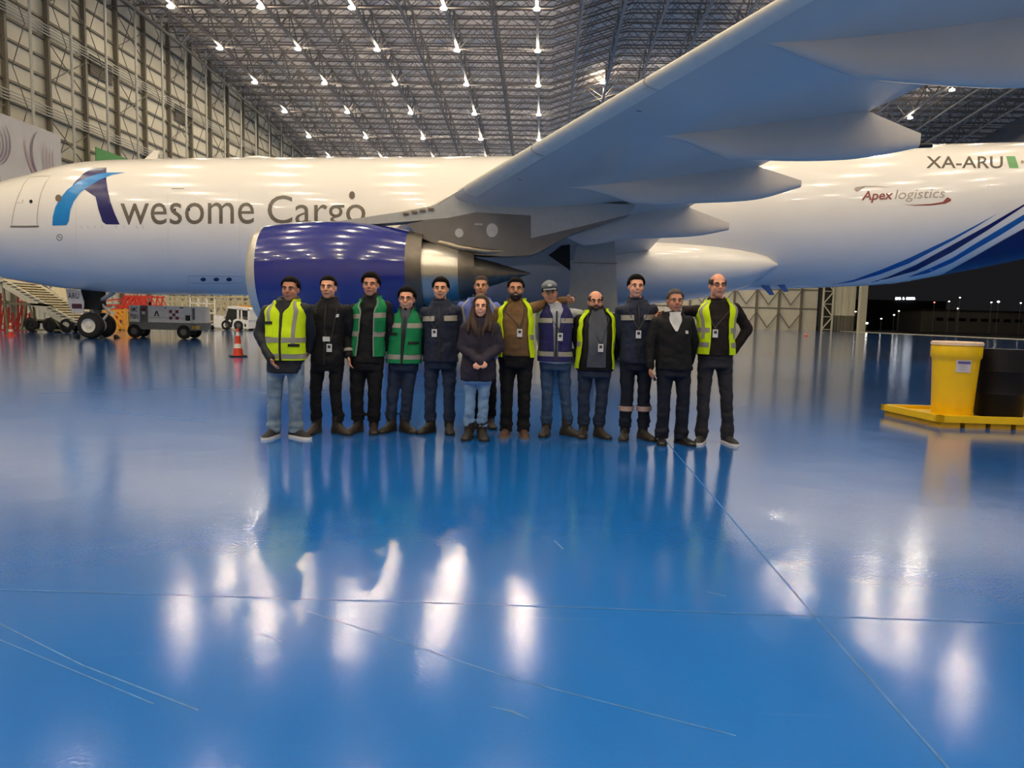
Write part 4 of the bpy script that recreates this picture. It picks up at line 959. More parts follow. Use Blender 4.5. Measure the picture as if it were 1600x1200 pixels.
for k in range(8):
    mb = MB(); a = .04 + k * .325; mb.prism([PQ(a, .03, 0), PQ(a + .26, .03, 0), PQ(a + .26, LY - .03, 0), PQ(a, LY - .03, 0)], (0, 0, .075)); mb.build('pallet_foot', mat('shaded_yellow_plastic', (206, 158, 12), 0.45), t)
def drum(name, a, b, r, h, m, label, lid=None):
    c = PQ(a, b, .113); t = empty(name, c, label, 'drum')
    if lid:
        prof = [(0, r * .80), (.02, r * .82), (h * .3, r * .86), (h * .72, r * .93), (h * .76, r * .935), (h * .79, r), (h * .83, r * 1.01), (h * .93, r * 1.01), (h * .955, r * .97), (h * .955, .02)]
    else:
        prof = [(0, r * .97), (.02, r), (h * .33, r), (h * .345, r * 1.02), (h * .36, r), (h * .66, r), (h * .675, r * 1.02), (h * .69, r), (h * .985, r), (h, r * .98), (h, .02)]
    mb = MB(); mb.lathe(prof, c, (0, 0, 1), 40); mb.build('drum_shell', m, t, smooth=40)
    if lid:
        mb = MB(); mb.lathe([(h * .95, .01), (h * .95, r * 1.03), (h * .985, r * 1.03), (h, r * .97), (h, .01)], c, (0, 0, 1), 40); mb.build('lid', lid, t, smooth=40)
        # paper label curved on the shell
        rr = r * .935; A0 = math.radians(-122.5) + .06
        def lab(a0, a1, z0, z1, m_, nm, lf):
            mb = MB(); mb.loft([[c + Vector(((rr * (1 - .08 * (.8 - z / h)) + lf) * _c(a0 + (a1 - a0) * k / 8), (rr * (1 - .08 * (.8 - z / h)) + lf) * _s(a0 + (a1 - a0) * k / 8), z)) for k in range(9)] for z in (z0, z1)], closed=False); return mb.build(nm, m_, t)
        Lb = lab(A0 - .02, A0 + .62, h * .60, h * .76, mat('pale_paper_label', (206, 200, 212), 0.6), 'paper_label', .006)
        lab(A0 + .05, A0 + .58, h * .71, h * .745, mat('violet_label_header', (92, 88, 150), 0.6), 'label_header', .010)
        for k_ in range(3): lab(A0 + .1, A0 + .42 + .05 * (k_ % 2), h * (.685 - .025 * k_), h * (.69 - .025 * k_), mat('grey_label_print', (150, 146, 160), 0.6), 'label_print', .010)
    return t
drum('yellow_overpack_drum', .50, .50, .305, 1.02, M_ydrum, 'yellow plastic overpack drum with pale lid on the spill pallet', M_lid)
drum('black_drum', 1.17, .56, .29, .93, M_bdrum, 'black drum beside the yellow drum on the spill pallet')
# ================================================================ THE NIGHT OUTSIDE
M_bld = mat('dim_building_wall', (120, 116, 108), 0.7, var=0.1, scale=.1); M_bldk = mat('dark_building_wall', (48, 47, 46), 0.8); M_win = mat('unlit_window', (18, 18, 20), 0.3)
def prj(px, py, Yp): return W(px, py, Yp)
YB = 185.0
t = empty('terminal_building', W(1580, 521, YB), 'low grey building with a row of dark windows across the apron', 'building')
a, b = W(1440, 488, YB), W(1700, 521, YB)
mb = MB(); mb.box(((a.x + b.x) / 2, YB + 6, 2.8), (b.x - a.x, 12, 5.6)); wb = mb.build('wall', M_bld, t)
mb = MB(); mb.box(((a.x + b.x) / 2, YB + 6, 5.7), (b.x - a.x + 1, 13, .4)); mb.build('roof', M_bldk, t)
for k in range(13):
    px_ = 1468 + 17.5 * k; p = W(px_, 500.5 + (px_ - 1500) * .024, YB)
    mb = MB(); mb.box((p.x, YB - .05, 3.4), (1.9, .2, .85)); f = mb.build('window', mat('window_frame_dim', (80, 78, 74), 0.6), t)
    mb = MB(); mb.box((p.x, YB - .12, 3.4), (1.7, .12, .68)); mb.build('pane', M_win, f)
t = empty('dark_hangar', W(1400, 516, 240), 'dark hangar block with a lit white sign on the horizon', 'building')
a, b = W(1335, 463, 240), W(1475, 516, 240)
mb = MB(); mb.box(((a.x + b.x) / 2, 246, 5), (b.x - a.x, 12, 10)); mb.build('wall', M_bldk, t)
M_sig = mat('lit_white_sign', (255, 255, 255), 0.5, emit=((240, 246, 255), 2.5))
for k, w_ in enumerate((.9, .5, .7, 0, .7, 0, .6, .9, .8, .6, .7)):
    if not w_: continue
    p = W(1400.5 + 2.75 * k, 466 + .3, 239.8); mb = MB(); mb.box(p, (w_ * .6, .2, .85)); mb.box(p + Vector((.12, 0, .2 if k % 2 else -.2)), (w_ * .9, .2, .25)); mb.build('sign_letter', M_sig, t)
M_lampw = mat('lit_street_lamp', (255, 250, 240), 0.4, emit=((255, 246, 232), 10.0)); M_lampr = mat('lit_red_lamp', (255, 180, 170), 0.4, emit=((255, 120, 110), 5.0))
POST = [(1337, 487, 'short lamp post by the doorway jamb'), (1354.5, 505, 'bright low floodlight left of the dark hangar'), (1377, 498, 'small floodlight standing low beside the dark hangar'), (1404.5, 486, 'lamp post under the lit white sign'), (1397, 492, 'low lamp just left of the post under the lit sign'), (1460, 472.5, 'red tinted lamp right of the lit sign'),
        (1483, 471, 'lamp post left of the tallest lamp outside'), (1500, 465, 'tallest lamp post on the apron'), (1496.5, 482, 'low lamp at the foot of the tallest post'), (1549, 472.5, 'faint small lamp beside the bright one over the building'), (1560, 471.5, 'bright lamp post over the low grey building'), (1595, 473.5, 'lamp post at the right edge over the building')]
for i, (px_, py_, lb) in enumerate(POST):
    Yp = 180.0 - (i % 3); p = W(px_, py_, Yp)
    t = empty('street_lamp', Vector((p.x, Yp, 0)), lb + ' at night', 'lamp post', 'lamps on the dark apron')
    mb = MB(); mb.cyl((p.x, Yp, 0), (p.x, Yp, max(p.z, .4)), .05, n=6); mb.build('post', M_galv, t)
    mb = MB(); mb.ell(p, (.20, .16, .13) if i not in (1, 10) else (.34, .2, .22), 8, 6); mb.build('lamp_head', M_lampr if i == 5 else M_lampw, t)
# ================================================================ PEOPLE
def remesh(mb, voxel, smooth_it=4, fac=0.5):
    me = mb.mesh('tmp'); ob = bpy.data.objects.new('tmp', me); COL.objects.link(ob)
    r = ob.modifiers.new('r', 'REMESH'); r.mode = 'VOXEL'; r.voxel_size = voxel; r.use_smooth_shade = True
    if smooth_it:
        s_ = ob.modifiers.new('s', 'SMOOTH'); s_.factor = fac; s_.iterations = smooth_it
    dg = bpy.context.evaluated_depsgraph_get(); dg.update()
    out = bpy.data.meshes.new_from_object(ob.evaluated_get(dg))
    bpy.data.objects.remove(ob); bpy.data.meshes.remove(me)
    for p in out.polygons: p.use_smooth = True
    return out
from mathutils import noise as _noise
def wrinkle(me, amp, fx, fz, seed):
    nr = [tuple(v.vector) for v in me.vertex_normals]; out = []; N = _noise.noise
    for v, q in zip(me.vertices, nr):
        x, y, z = v.co; n_ = N((x * fx + seed, y * fx, z * fz)) + .5 * N((x * fx * 2.1, y * fx * 2.1 + seed, z * fz * 1.9))
        d = amp * n_; out += (x + q[0] * d, y + q[1] * d, z + q[2] * d)
    me.vertices.foreach_set('co', out); me.update()
    return me
def place(name, me, m, parent):
    off = parent_off(parent)
    me.transform(Matrix.Translation(-off)); me.name = name
    me.materials.clear(); return link(name, me, m, parent)
def limb(mb, pts, rs, n=14):
    pts = [Vector(p) for p in pts]
    for (a, b, r1, r2) in zip(pts, pts[1:], rs, rs[1:]): mb.cyl(a, b, r1, r2, n)
    for p, r in zip(pts, rs): mb.ell(p, (r, r, r), n, 8)
def skinmat(i, rgb): return mat('skin_tone_%s' % ORD[i], tuple(min(255, int(c_ * 1.32)) for c_ in rgb), 0.55, var=0.05, scale=30)
def cloth(nm, rgb, bump=0.35, rough=0.85, var=0.14, bscale=14): return mat(nm, rgb, rough, var=var, scale=9, bump=bump, bscale=bscale, spec=0.25)
M_band = mat('grey_reflective_tape', (150, 146, 138), 0.4, var=0.06); M_hiv = cloth('yellow_hi_vis_fabric', (206, 236, 20), .25, .7, .05); M_grn = cloth('green_vest_fabric', (22, 128, 78), .25, .75, .1)
M_zip = mat('black_zip_tape', (20, 20, 22), .6); M_badge = mat('white_id_card', (214, 214, 216), .35); M_lany = mat('dark_lanyard', (52, 54, 60), .7); M_eye = mat('eye_white', (206, 198, 190), .3); M_iris = mat('dark_iris', (26, 18, 14), .2)
M_lens2 = mat('clear_spectacle_rim', (52, 44, 40), .3); M_lip2 = mat('lip_colour', (150, 84, 74), .5); M_teeth = mat('teeth_ivory', (226, 218, 204), .35)
M_blackhair = mat('black_hair', (20, 17, 16), .85, spec=.12, var=.3, scale=60, bump=.5, bscale=120); M_greyhair = mat('grey_hair', (92, 88, 84), .85, spec=.12, var=.3, scale=60, bump=.5, bscale=120); M_brownhair = mat('long_brown_hair', (62, 42, 32), .5, var=.35, scale=40, bump=.5, bscale=90, stretch=(6, 6, .6)); M_bald = mat('short_greying_hair', (70, 60, 54), .85, spec=.12, var=.3, scale=60)
M_boot = mat('dark_brown_boot_leather', (36, 30, 26), .55, var=.2); M_bsole = mat('black_rubber_sole', (18, 17, 17), .7); M_wsole = mat('white_foam_sole', (220, 218, 214), .5)

def person(i, P):
    Yp = P['Y']; k_of = lambda a: W(a[0], a[1], Yp + (a[2] if len(a) > 2 else 0))
    t = empty('person', Vector((W(P['head'][0], 600, Yp).x, Yp, 0)), P['label'], 'person', 'group of airline staff posing in a row')
    sk = skinmat(i, P['skin'])
    hc = k_of(P['head']); zt = W(P['head'][0], P['top'], Yp).z; zch = W(P['head'][0], P['chin'], Yp).z
    k = (zt - zch) / 0.235; hc = Vector((hc.x, Yp + P.get('hy', -.03), (zt + zch) / 2 - .004)); g = P.get('g', 1.0)
    sL, sR = k_of(P['sh'][0]), k_of(P['sh'][1]); eL, wL = k_of(P['aL'][0]), k_of(P['aL'][1]); eR, wR = k_of(P['aR'][0]), k_of(P['aR'][1])
    hL, hR = k_of(P['hip'][0]), k_of(P['hip'][1]); kL, kR = k_of(P['kn'][0]), k_of(P['kn'][1]); aL, aR = k_of(P['an'][0]), k_of(P['an'][1])
    for q in (kL, kR): q.y -= .02
    for q in (sL, sR): q.z -= .045
    for q in (aL, aR): q.z = .095
    zs = (sL.z + sR.z) / 2 + .06; zh = (hL.z + hR.z) / 2; xs_ = (sL.x + sR.x) / 2; xh = (hL.x + hR.x) / 2; sw = abs(sR.x - sL.x) / 2
    neck = Vector((xs_ * .6 + hc.x * .4, Yp + .01, zs + .05))
    H_ = zs - zh
    RING = [(zh - .14, .160 * g, .125 * g), (zh - .02, .168 * g, .130 * g), (zh + .22 * H_, .156 * g, .130 * g + P.get('belly', 0) * .7), (zh + .45 * H_, .153 * g, .128 * g + P.get('belly', 0)), (zh + .70 * H_, .162 * g, .130 * g), (zs - .13, max(sw * .93, .16), .122 * g), (zs - .06, sw * .97, .108), (zs - .015, sw * .80, .095), (zs + .025, sw * .52, .085), (zs + .055, .092, .078), (zs + .085, .070, .068)]
    A_ = [(r[0], r[1]) for r in RING]; B_ = [(r[0], r[2]) for r in RING]
    def T(th, z, off=0.0):               # th = angle from straight ahead, positive to image right
        off += .007 * (_noise.noise((_s(th) * 2.2 + i, _c(th) * 2.2, z * 9)) + .5 * _noise.noise((_s(th) * 5, _c(th) * 5 + i, z * 17)))
        a, b = smooth_table(A_, z) + off, smooth_table(B_, z) + off
        u = max(0, min(1, (z - zh) / (zs - zh))); cx = xh + (xs_ - xh) * u if z < zs else xs_ + (neck.x - xs_) * min(1, (z - zs) / .08)
        slope = (sR.z - sL.z) * .5
        q = Vector((cx + a * math.copysign(abs(_s(th)) ** .86, _s(th)), Yp - b * math.copysign(abs(_c(th)) ** .86, _c(th)) - P.get('lean', 0) * u, z))
        if z > zh + .5 * H_: q.z += slope * _s(th) * min(1, (z - zh - .5 * H_) / (.4 * H_))
        return q
    def torso(mb, off, z0, z1, n=28, m_=22):
        mb.loft([[T(2 * math.pi * j / n, z0 + (z1 - z0) * r_ / m_, off) for j in range(n)] for r_ in range(m_ + 1)], True, True, True)
    # ---- body: one continuous skin
    mb = MB(); torso(mb, -.022, zh - .1, zs + .08)
    limb(mb, [sL, eL, wL], [.048, .040, .030]); limb(mb, [sR, eR, wR], [.048, .040, .030])
    limb(mb, [hL, kL, aL], [.072, .050, .034]); limb(mb, [hR, kR, aR], [.072, .050, .034])
    for a_, ft in ((aL, P['ft'][0]), (aR, P['ft'][1])):
        f = math.radians(ft); d = Vector((_s(f), -_c(f), 0)); limb(mb, [a_ + Vector((0, 0, -.045)), a_ + d * .13 + Vector((0, 0, -.062))], [.030, .020], 10)
    tilt = Matrix.Rotation(math.radians(P.get('turn', 0)), 3, 'Z') @ Matrix.Rotation(math.radians(P.get('tilt', 0)), 3, 'Y')
    def hp(x, y, z): return hc + tilt @ (Vector((x, y, z)) * k)
    limb(mb, [neck + Vector((0, .015, -.06)), hp(0, .03, -.07)], [.066, .056 * k])
    mb.ell(hp(0, .018, .028), (.077 * k, .094 * k, .088 * k), 22, 16, tilt)
    mb.ell(hp(0, -.012, -.045), (.065 * k, .072 * k, .066 * k), 20, 14, tilt)
    mb.ell(hp(0, -.045, -.088), (.036 * k, .036 * k, .028 * k), 14, 10, tilt)
    mb.ell(hp(0, -.060, .022), (.056 * k, .026 * k, .020 * k), 14, 8, tilt)
    for sx in (-1, 1):
        mb.ell(hp(.036 * sx, -.058, -.028), (.026 * k, .024 * k, .026 * k), 12, 8, tilt); mb.ell(hp(.076 * sx, .018, -.006), (.010 * k, .020 * k, .032 * k), 10, 8, tilt)
    limb(mb, [hp(0, -.078, .018), hp(0, -.098, -.022)], [.010 * k, .015 * k], 10); mb.ell(hp(0, -.086, -.026), (.020 * k, .014 * k, .011 * k), 10, 8, tilt)
    mb.ell(hp(0, -.078, -.058), (.027 * k, .012 * k, .014 * k), 10, 8, tilt)
    def hand(mb, wr, el, nrm, thumb, curl):
        d = (wr - el).normalized(); n_ = Vector(nrm); n_ = (n_ - d * n_.dot(d)).normalized(); s_ = d.cross(n_) * thumb
        R = Matrix((s_, n_, d)).transposed()
        mb.ell(wr + d * .045, (.040, .017, .050), 12, 8, R)
        for q, (o, l) in enumerate(((.030, .066), (.010, .076), (-.010, .072), (-.029, .058))):
            b = wr + d * .082 + s_ * o; c1 = _c(curl); s1 = _s(curl)
            m1 = b + (d * c1 + n_ * s1) * l * .5; c2, s2 = _c(curl * 2.1), _s(curl * 2.1); e_ = m1 + (d * c2 + n_ * s2) * l * .5
            limb(mb, [b - d * .02, m1, e_], [.0098, .0092, .0080], 8)
        b = wr + d * .03 + s_ * .036; m1 = b + (s_ * .6 + d * .7 + n_ * .25).normalized() * .036; limb(mb, [b - s_ * .012, m1, m1 + (d * .9 + n_ * .35 + s_ * .1).normalized() * .028], [.012, .0105, .009], 8)
    hands = P.get('hands', ((1, 0, 0), (-1, 0, 0)))
    glove = P.get('glove')
    for (w_, e_, nr, th_, idx) in ((wL, eL, hands[0], 1, 0), (wR, eR, hands[1], -1, 1)):
        cz = d_ = None
        hand(mb, w_, e_, nr, th_ * P.get('thumb', (1, 1))[idx], P.get('curl', (.35, .35))[idx])
    body = place('body', remesh(mb, .0085, 3, .45), sk, t)
    if glove is not None:
        mb = MB(); w_, e_ = (wL, eL) if glove == 0 else (wR, eR)
        hand(mb, w_, e_, hands[glove], 1 if glove == 0 else -1, P.get('curl', (.35, .35))[glove]); gm = remesh(mb, .007, 2)
        nr = [v.vector.copy() for v in gm.vertex_normals]
        gm.vertices.foreach_set('co', [c for v, q in zip(gm.vertices, nr) for c in (v.co + q * .004)])
        place('glove', gm, cloth('black_glove_fabric', (24, 22, 24)), t)
    # face
    for sx in (-1, 1):
        mb = MB(); mb.ell(hp(.031 * sx, -.0775, .004), (.0125 * k, .0075 * k, .0052 * k), 12, 8, tilt); ey = mb.build('eye', M_eye, body, smooth=60)
        mb = MB(); mb.ell(hp(.031 * sx, -.0835, .004), (.0062 * k, .004 * k, .0062 * k), 10, 6, tilt); mb.build('iris', M_iris, body, smooth=60)
        mb = MB(); mb.tube([hp(.012 * sx, -.088, .021), hp(.032 * sx, -.086, .027), hp(.052 * sx, -.072, .020)], [.004 * k, .0055 * k, .003 * k], 6); mb.build('eyebrow', M_blackhair if P['hair'][1] != M_greyhair else M_greyhair, body)
    mb = MB(); mb.tube([hp(-.026, -.082, -.055), hp(-.012, -.091, -.059), hp(.012, -.091, -.059), hp(.026, -.082, -.055)], [.002, .0062 * k, .0062 * k, .002], 8); mb.build('lips', M_lip2, body, smooth=60)
    if P.get('smile'):
        mb = MB(); mb.tube([hp(-.022, -.088, -.054), hp(0, -.0955, -.058), hp(.022, -.088, -.054)], [.002, .005 * k, .002], 8); mb.build('teeth', M_teeth, body, smooth=60)
    # hair: a displaced cap on the skull that tucks in along the hairline
    def cap(mb, c, rad, thick, keep, nu=36, nv=22):
        vs = {}; fs = []
        for j in range(nv + 1):
            for u_ in range(nu):
                ph = -math.pi / 2 + math.pi * j / nv; a = 2 * math.pi * u_ / nu; dv = Vector((_c(ph) * _s(a), -_c(ph) * _c(a), _s(ph))); m_ = keep(dv)
                if m_ > -.16:
                    f = thick * max(-.35, min(1, m_ / .22)); vs[(j, u_)] = (len(vs), c + tilt @ Vector((dv.x * (rad[0] + f), dv.y * (rad[1] + f), dv.z * (rad[2] + f))))
        for j in range(nv):
            for u_ in range(nu):
                q = [(j, u_), (j, (u_ + 1) % nu), (j + 1, (u_ + 1) % nu), (j + 1, u_)]
                if all(z_ in vs for z_ in q): fs.append(tuple(vs[z_][0] for z_ in q))
        mb.add([v[1] for v in sorted(vs.values(), key=lambda z_: z_[0])], fs)
    style, hm = P['hair']
    skr = (.077 * k, .094 * k, .088 * k); skc = hp(0, .018, .028)
    def hl(front, side, back): return lambda dv: dv.z - lerp_table([(-1, back), (-.35, back + .12), (.05, side), (.45, side + .10), (.62, front), (1, front)], -dv.y)
    if style == 'short':
        mb = MB(); cap(mb, skc, skr, P.get('vol', .017) * k, hl(.50, -.18, -.62)); mb.build('hair', hm, t, smooth=70)
    elif style == 'bald':
        mb = MB(); cap(mb, skc, skr, .008 * k, lambda dv: min(dv.z + (.55 if dv.y > 0.1 else .28), .34 + .5 * max(0, dv.y) - dv.z, .62 + dv.y)); mb.build('hair', hm, t, smooth=70)
    elif style == 'long':
        mb = MB(); cap(mb, skc, skr, .022 * k, hl(.66, -.30, -.9)); 
        hp0 = mb
        rng = random.Random(5)
        for sx in (-1, 1):
            for q in range(9):
                o = rng.uniform(-.5, .5) * .09; ln = rng.uniform(.26, .36)
                hp0.tube([hp(.052 * sx + o * .3, .00 + .012 * q / 9 - .02, .085), hp(.082 * sx, -.015 + .008 * q, -.01), hp(.085 * sx + o * .5, -.03 + .008 * q, -.10), hp(.088 * sx + o * .9, -.095 + .010 * q, -.19), hp(.070 * sx + o * 1.5, -.125 + .008 * q, -.27), hp(.060 * sx + o * 1.6, -.13 + .008 * q, -ln)], [.016, .024, .028, .028, .022, .005], 8)
        for q in range(7): hp0.tube([hp(-.06 + .02 * q, .10, .03), hp(-.075 + .025 * q, .10, -.10), hp(-.07 + .024 * q, .12, -.3)], [.02, .028, .012], 8)
        mb.build('hair', hm, t, smooth=70)
    elif style == 'cap':
        mb = MB(); cap(mb, skc, skr, .010 * k, hl(.3, -.2, -.6)); mb.build('hair', M_blackhair, t, smooth=70)
        mb = MB(); cap(mb, skc + Vector((0, 0, .004)), skr, .024 * k, lambda dv: dv.z - .22); cp = mb.build('cap', hm, t, smooth=70)
        mb = MB(); rings = []
        for q in range(9):
            a = math.radians(-62 + 124 * q / 8); rings.append([hp(.082 * _s(a), .02 - .102 * _c(a), .052), hp(.080 * _s(a), .0 - .165 * _c(a), .036), hp(.078 * _s(a), .0 - .163 * _c(a), .028), hp(.082 * _s(a), .02 - .10 * _c(a), .044)])
        mb.loft(rings, True, True, True); mb.build('cap_brim', hm, cp, smooth=40)
        mb = MB(); mb.box(hp(0, -.088, .085), (.04, .012, .025), tilt); mb.build('cap_badge', M_badge, cp)
    if P.get('beard'):
        mb = MB(); cap(mb, hp(0, -.014, -.050), (.0625 * k, .0735 * k, .068 * k), .007 * k, lambda dv: min(-.05 - dv.z + .55 * max(0, abs(dv.x) - .55), -dv.y + .15, .9 - dv.z if abs(dv.x) > .2 or dv.z < -.15 else -.3)); mb.ell(hp(0, -.052, -.092), (.034 * k, .034 * k, .028 * k), 14, 10, tilt); bd = mb.build('beard', P['beard'], t, smooth=60)
        mb = MB(); mb.tube([hp(-.034, -.074, -.058), hp(-.016, -.090, -.046), hp(.016, -.090, -.046), hp(.034, -.074, -.058)], [.005, .007 * k, .007 * k, .005], 6); mb.build('moustache', P['beard'], bd)
    if P.get('goatee'):
        mb = MB(); mb.ell(hp(0, -.060, -.094), (.022 * k, .022 * k, .020 * k), 12, 8, tilt); mb.build('beard', darkbeard, t, smooth=60)
    if P.get('glasses'):
        gl = None
        for sx in (-1, 1):
            mb = MB(); mb.tube([hp(.031 * sx + .023 * _c(a), -.094 + .006 * abs(_c(a)), .002 + .017 * _s(a)) for a in [2 * math.pi * q / 14 for q in range(15)]], .0022, 6); gl = mb.build('spectacle_rim', M_lens2, t)
            mb = MB(); mb.tube([hp(.053 * sx, -.088, .006), hp(.078 * sx, -.02, .008), hp(.080 * sx, .02, .004)], .002, 6); mb.build('spectacle_arm', M_lens2, t)
        mb = MB(); mb.tube([hp(-.009, -.096, .006), hp(.009, -.096, .006)], .002, 6); mb.build('spectacle_bridge', M_lens2, t)
    # ---- trousers
    tr = P['tr']; w = P.get('leg', 1.0)
    mb = MB(); torso(mb, .004, zh - .13, zh + .10, 24, 8)
    mb.ell(Vector((xh, Yp, zh + .0)), (.155 * g, .122 * g, .12)); 
    for h_, k_, a_ in ((hL, kL, aL), (hR, kR, aR)):
        top_ = Vector((xh + (h_.x - xh) * .95, Yp, zh - .01))
        limb(mb, [top_, top_.lerp(k_, .5), k_, k_.lerp(a_, .55), a_ + Vector((0, .01, .11))], [.092 * w * min(g, 1.1), .083 * w, .070 * w, .066 * w, .066 * w])
        bt = P.get('boot', .15) > .12; lo_ = .035 if bt else -.050
        mb.cyl(a_ + Vector((0, .012, lo_)), a_ + Vector((0, .012, .11)), .070 * w, .066 * w, 16)
        mb.lathe([(-.02, .070 * w), (.0, .078 * w), (.025, .070 * w)], a_ + Vector((0, .012, .10 if bt else .03)), (0, 0, 1), 16, True)
    trm = place('trousers', wrinkle(remesh(mb, .011, 4), .0095 * P.get('wr', 1), 7, 15, i * 3.1), tr, t)
    if P.get('shinband'):
        for k_, a_ in ((kL, aL), (kR, aR)):
            c_ = k_.lerp(a_, .42); d = (a_ - k_).normalized(); mb = MB(); mb.cyl(c_ - d * .025, c_ + d * .03, .084 * w, .083 * w, 20, False); mb.build('reflective_band', mat('pinkish_reflective_tape', (176, 150, 142), .45), trm, smooth=40)
    # ---- shoes
    for a_, ft in ((aL, P['ft'][0]), (aR, P['ft'][1])):
        f = math.radians(ft); d = Vector((_s(f), -_c(f), 0)); sd = Vector((_c(f), _s(f), 0)); c_ = Vector((a_.x, a_.y, 0))
        mb = MB(); rings = []
        for u, hw, hh in ((-.085, .022, .05), (-.07, .034, .10), (-.03, .040, P.get('boot', .15)), (.03, .042, P.get('boot', .15) * .85), (.07, .044, .085), (.12, .047, .068), (.165, .044, .055), (.195, .034, .042), (.21, .016, .028)):
            u *= 1.1; hw *= 1.12
            rings.append([c_ + d * u + sd * (hw * _c(a)) + Vector((0, 0, .012 + (hh - .012) * max(0, _s(a)) ** .8)) for a in [math.pi * q / 8 for q in range(9)]])
        mb.loft(rings, True, True, True)
        if P.get('boot', .15) > .12: mb.lathe([(.06, .054), (.12, .056), (.19, .060), (.185, .03)], c_ + d * -.012, (0, 0, 1), 16)
        sh = mb.build('shoe', P['shoe'], t, smooth=50)
        mb = MB(); out = [c_ + d * u * 1.1 + sd * hw * 1.12 for u, hw in ((-.09, 0), (-.08, .028), (-.04, .042), (.06, .045), (.12, .051), (.17, .046), (.205, .028), (.215, 0), (.205, -.028), (.17, -.046), (.12, -.051), (.06, -.045), (-.04, -.042), (-.08, -.028))]
        mb.prism(out, (0, 0, .024)); mb.build('sole', P.get('sole', M_bsole), sh)
    # ---- jacket or shirt
    jm = P['jk']; jo = P.get('joff', .012); hem = zh + P.get('hem', -.06)
    mb = MB(); torso(mb, jo, hem, zs + P.get('collar', .06))
    sl = P.get('sleeve', 1.0)
    for s_, e_, w_ in ((sL, eL, wL), (sR, eR, wR)):
        inn = Vector((s_.x + (xs_ - s_.x) * .25, s_.y, s_.z - .01))
        limb(mb, [inn, s_, s_.lerp(e_, .5), e_, e_.lerp(w_, .5), e_.lerp(w_, .97)], [.066 * sl, .066 * sl, .063 * sl, .058 * sl, .052 * sl, .046 * sl])
        if P.get('longcuff'): limb(mb, [w_, w_ + (w_ - e_).normalized() * .055], [.050, .046])
    if P.get('hood'): mb.ell(neck + Vector((0, .06, .0)), (.115, .075, .07)); mb.ell(neck + Vector((-.07, 0, -.01)), (.05, .08, .05)); mb.ell(neck + Vector((.07, 0, -.01)), (.05, .08, .05))
    jk = place('jacket' if P.get('jname') is None else P['jname'], wrinkle(remesh(mb, .011, 4), .0085, 8, 12, i * 5.7), jm, t)
    # collar ring
    mb = MB(); cm = P.get('collar_m', jm); n = 24
    mb.loft([[neck + Vector((r_ * _s(a), -r_ * .95 * _c(a) + .008, z_ - .012 * _c(a))) for a in [2 * math.pi * q / n for q in range(n)]] for r_, z_ in ((.098, -.015), (.088, P.get('ch', .040)), (.080, P.get('ch', .040) + .003), (.078, -.005))], True); mb.build('collar', cm, jk, smooth=50)
    # sheet over the torso: used for vests, shirt fronts and tapes
    def sheet(nm, m_, th0, th1, z0, z1, off, parent, thick=.008, nt=20, nz=14, open0=None):
        """th0/th1 may be functions of height 0..1"""
        f0 = th0 if callable(th0) else (lambda v: th0); f1 = th1 if callable(th1) else (lambda v: th1)
        mb = MB(); rings = []
        for r_ in range(nz + 1):
            v = r_ / nz; z = z0 + (z1 - z0) * v; a0, a1 = f0(v), f1(v)
            rings.append([T(a0 + (a1 - a0) * q / nt, z, off + thick) for q in range(nt + 1)] + [T(a1 + (a0 - a1) * q / nt, z, off) for q in range(nt + 1)])
        mb.loft(rings, True, True, True); return mb.build(nm, m_, parent, smooth=50)
    vs_ = P.get('vest')
    if vs_:
        vm, op, z0 = vs_['m'], vs_['open'], zh + vs_.get('hem', -.02); z1 = zs + .055; off = jo + .010
        nk = .75                         # opening towards the neck
        opf = lambda v: op[0] + (op[1] - op[0]) * v if v < .8 else (op[0] + (op[1] - op[0]) * .8) + (nk - (op[0] + (op[1] - op[0]) * .8)) * (v - .8) / .2
        v1 = sheet('vest', vm, opf, lambda v: 2 * math.pi - opf(v), z0, z1, off, t, .010, 44, 22)
        for bz in vs_.get('bands', ()):
            zz = zh + bz * H_; v_ = (zz - z0) / (z1 - z0)
            a0 = opf(v_) + .02; sheet('reflective_band', M_band, a0, 2 * math.pi - a0, zz - .026, zz + .026, off + .009, v1, .004, 44, 3)
        if vs_.get('vert'):
            c_ = vs_['vert']
            for sx in (1, -1):
                sheet('reflective_band', M_band, (lambda v: max(c_ - .11, opf(.35 + .65 * v) + .03)) if sx > 0 else (lambda v: -max(c_ + .13, opf(.35 + .65 * v) + .27)), (lambda v: max(c_ + .13, opf(.35 + .65 * v) + .27)) if sx > 0 else (lambda v: -max(c_ - .11, opf(.35 + .65 * v) + .03)), zh + .34 * H_, zs + .035, off + .009, v1, .004, 6, 14)
        if op[0] < .1:
            sheet('zip', M_zip, -.035, .035, z0, zs - .03, off + .008, v1, .006, 3, 12)
        else:
            for sx in (1, -1): sheet('vest_binding', vs_.get('bind', vm), (lambda v: opf(v) - .01) if sx > 0 else (lambda v: -opf(v) - .05), (lambda v: opf(v) + .05) if sx > 0 else (lambda v: -opf(v) + .01), z0, z1 - .02, off + .008, v1, .006, 3, 16)
        for (a0, a1, p0, p1) in vs_.get('pockets', ()):
            pk = sheet('pocket', vm, a0, a1, zh + p0 * H_, zh + p1 * H_, off + .008, v1, .010, 6, 6)
            sheet('pocket_flap', M_zip if vs_.get('darkflap') else vm, a0, a1, zh + p1 * H_ - .03, zh + p1 * H_, off + .018, pk, .006, 6, 2)
    if P.get('shirt'):
        sm_, wdt, zlo = P['shirt']; vv = P.get('vee'); sheet('shirt_front', sm_, (lambda v: -wdt * (v if vv else 1) - .03), (lambda v: wdt * (v if vv else 1) + .03), zh + zlo * H_, zs + .05, jo + .003, t, .006, 12, 14)
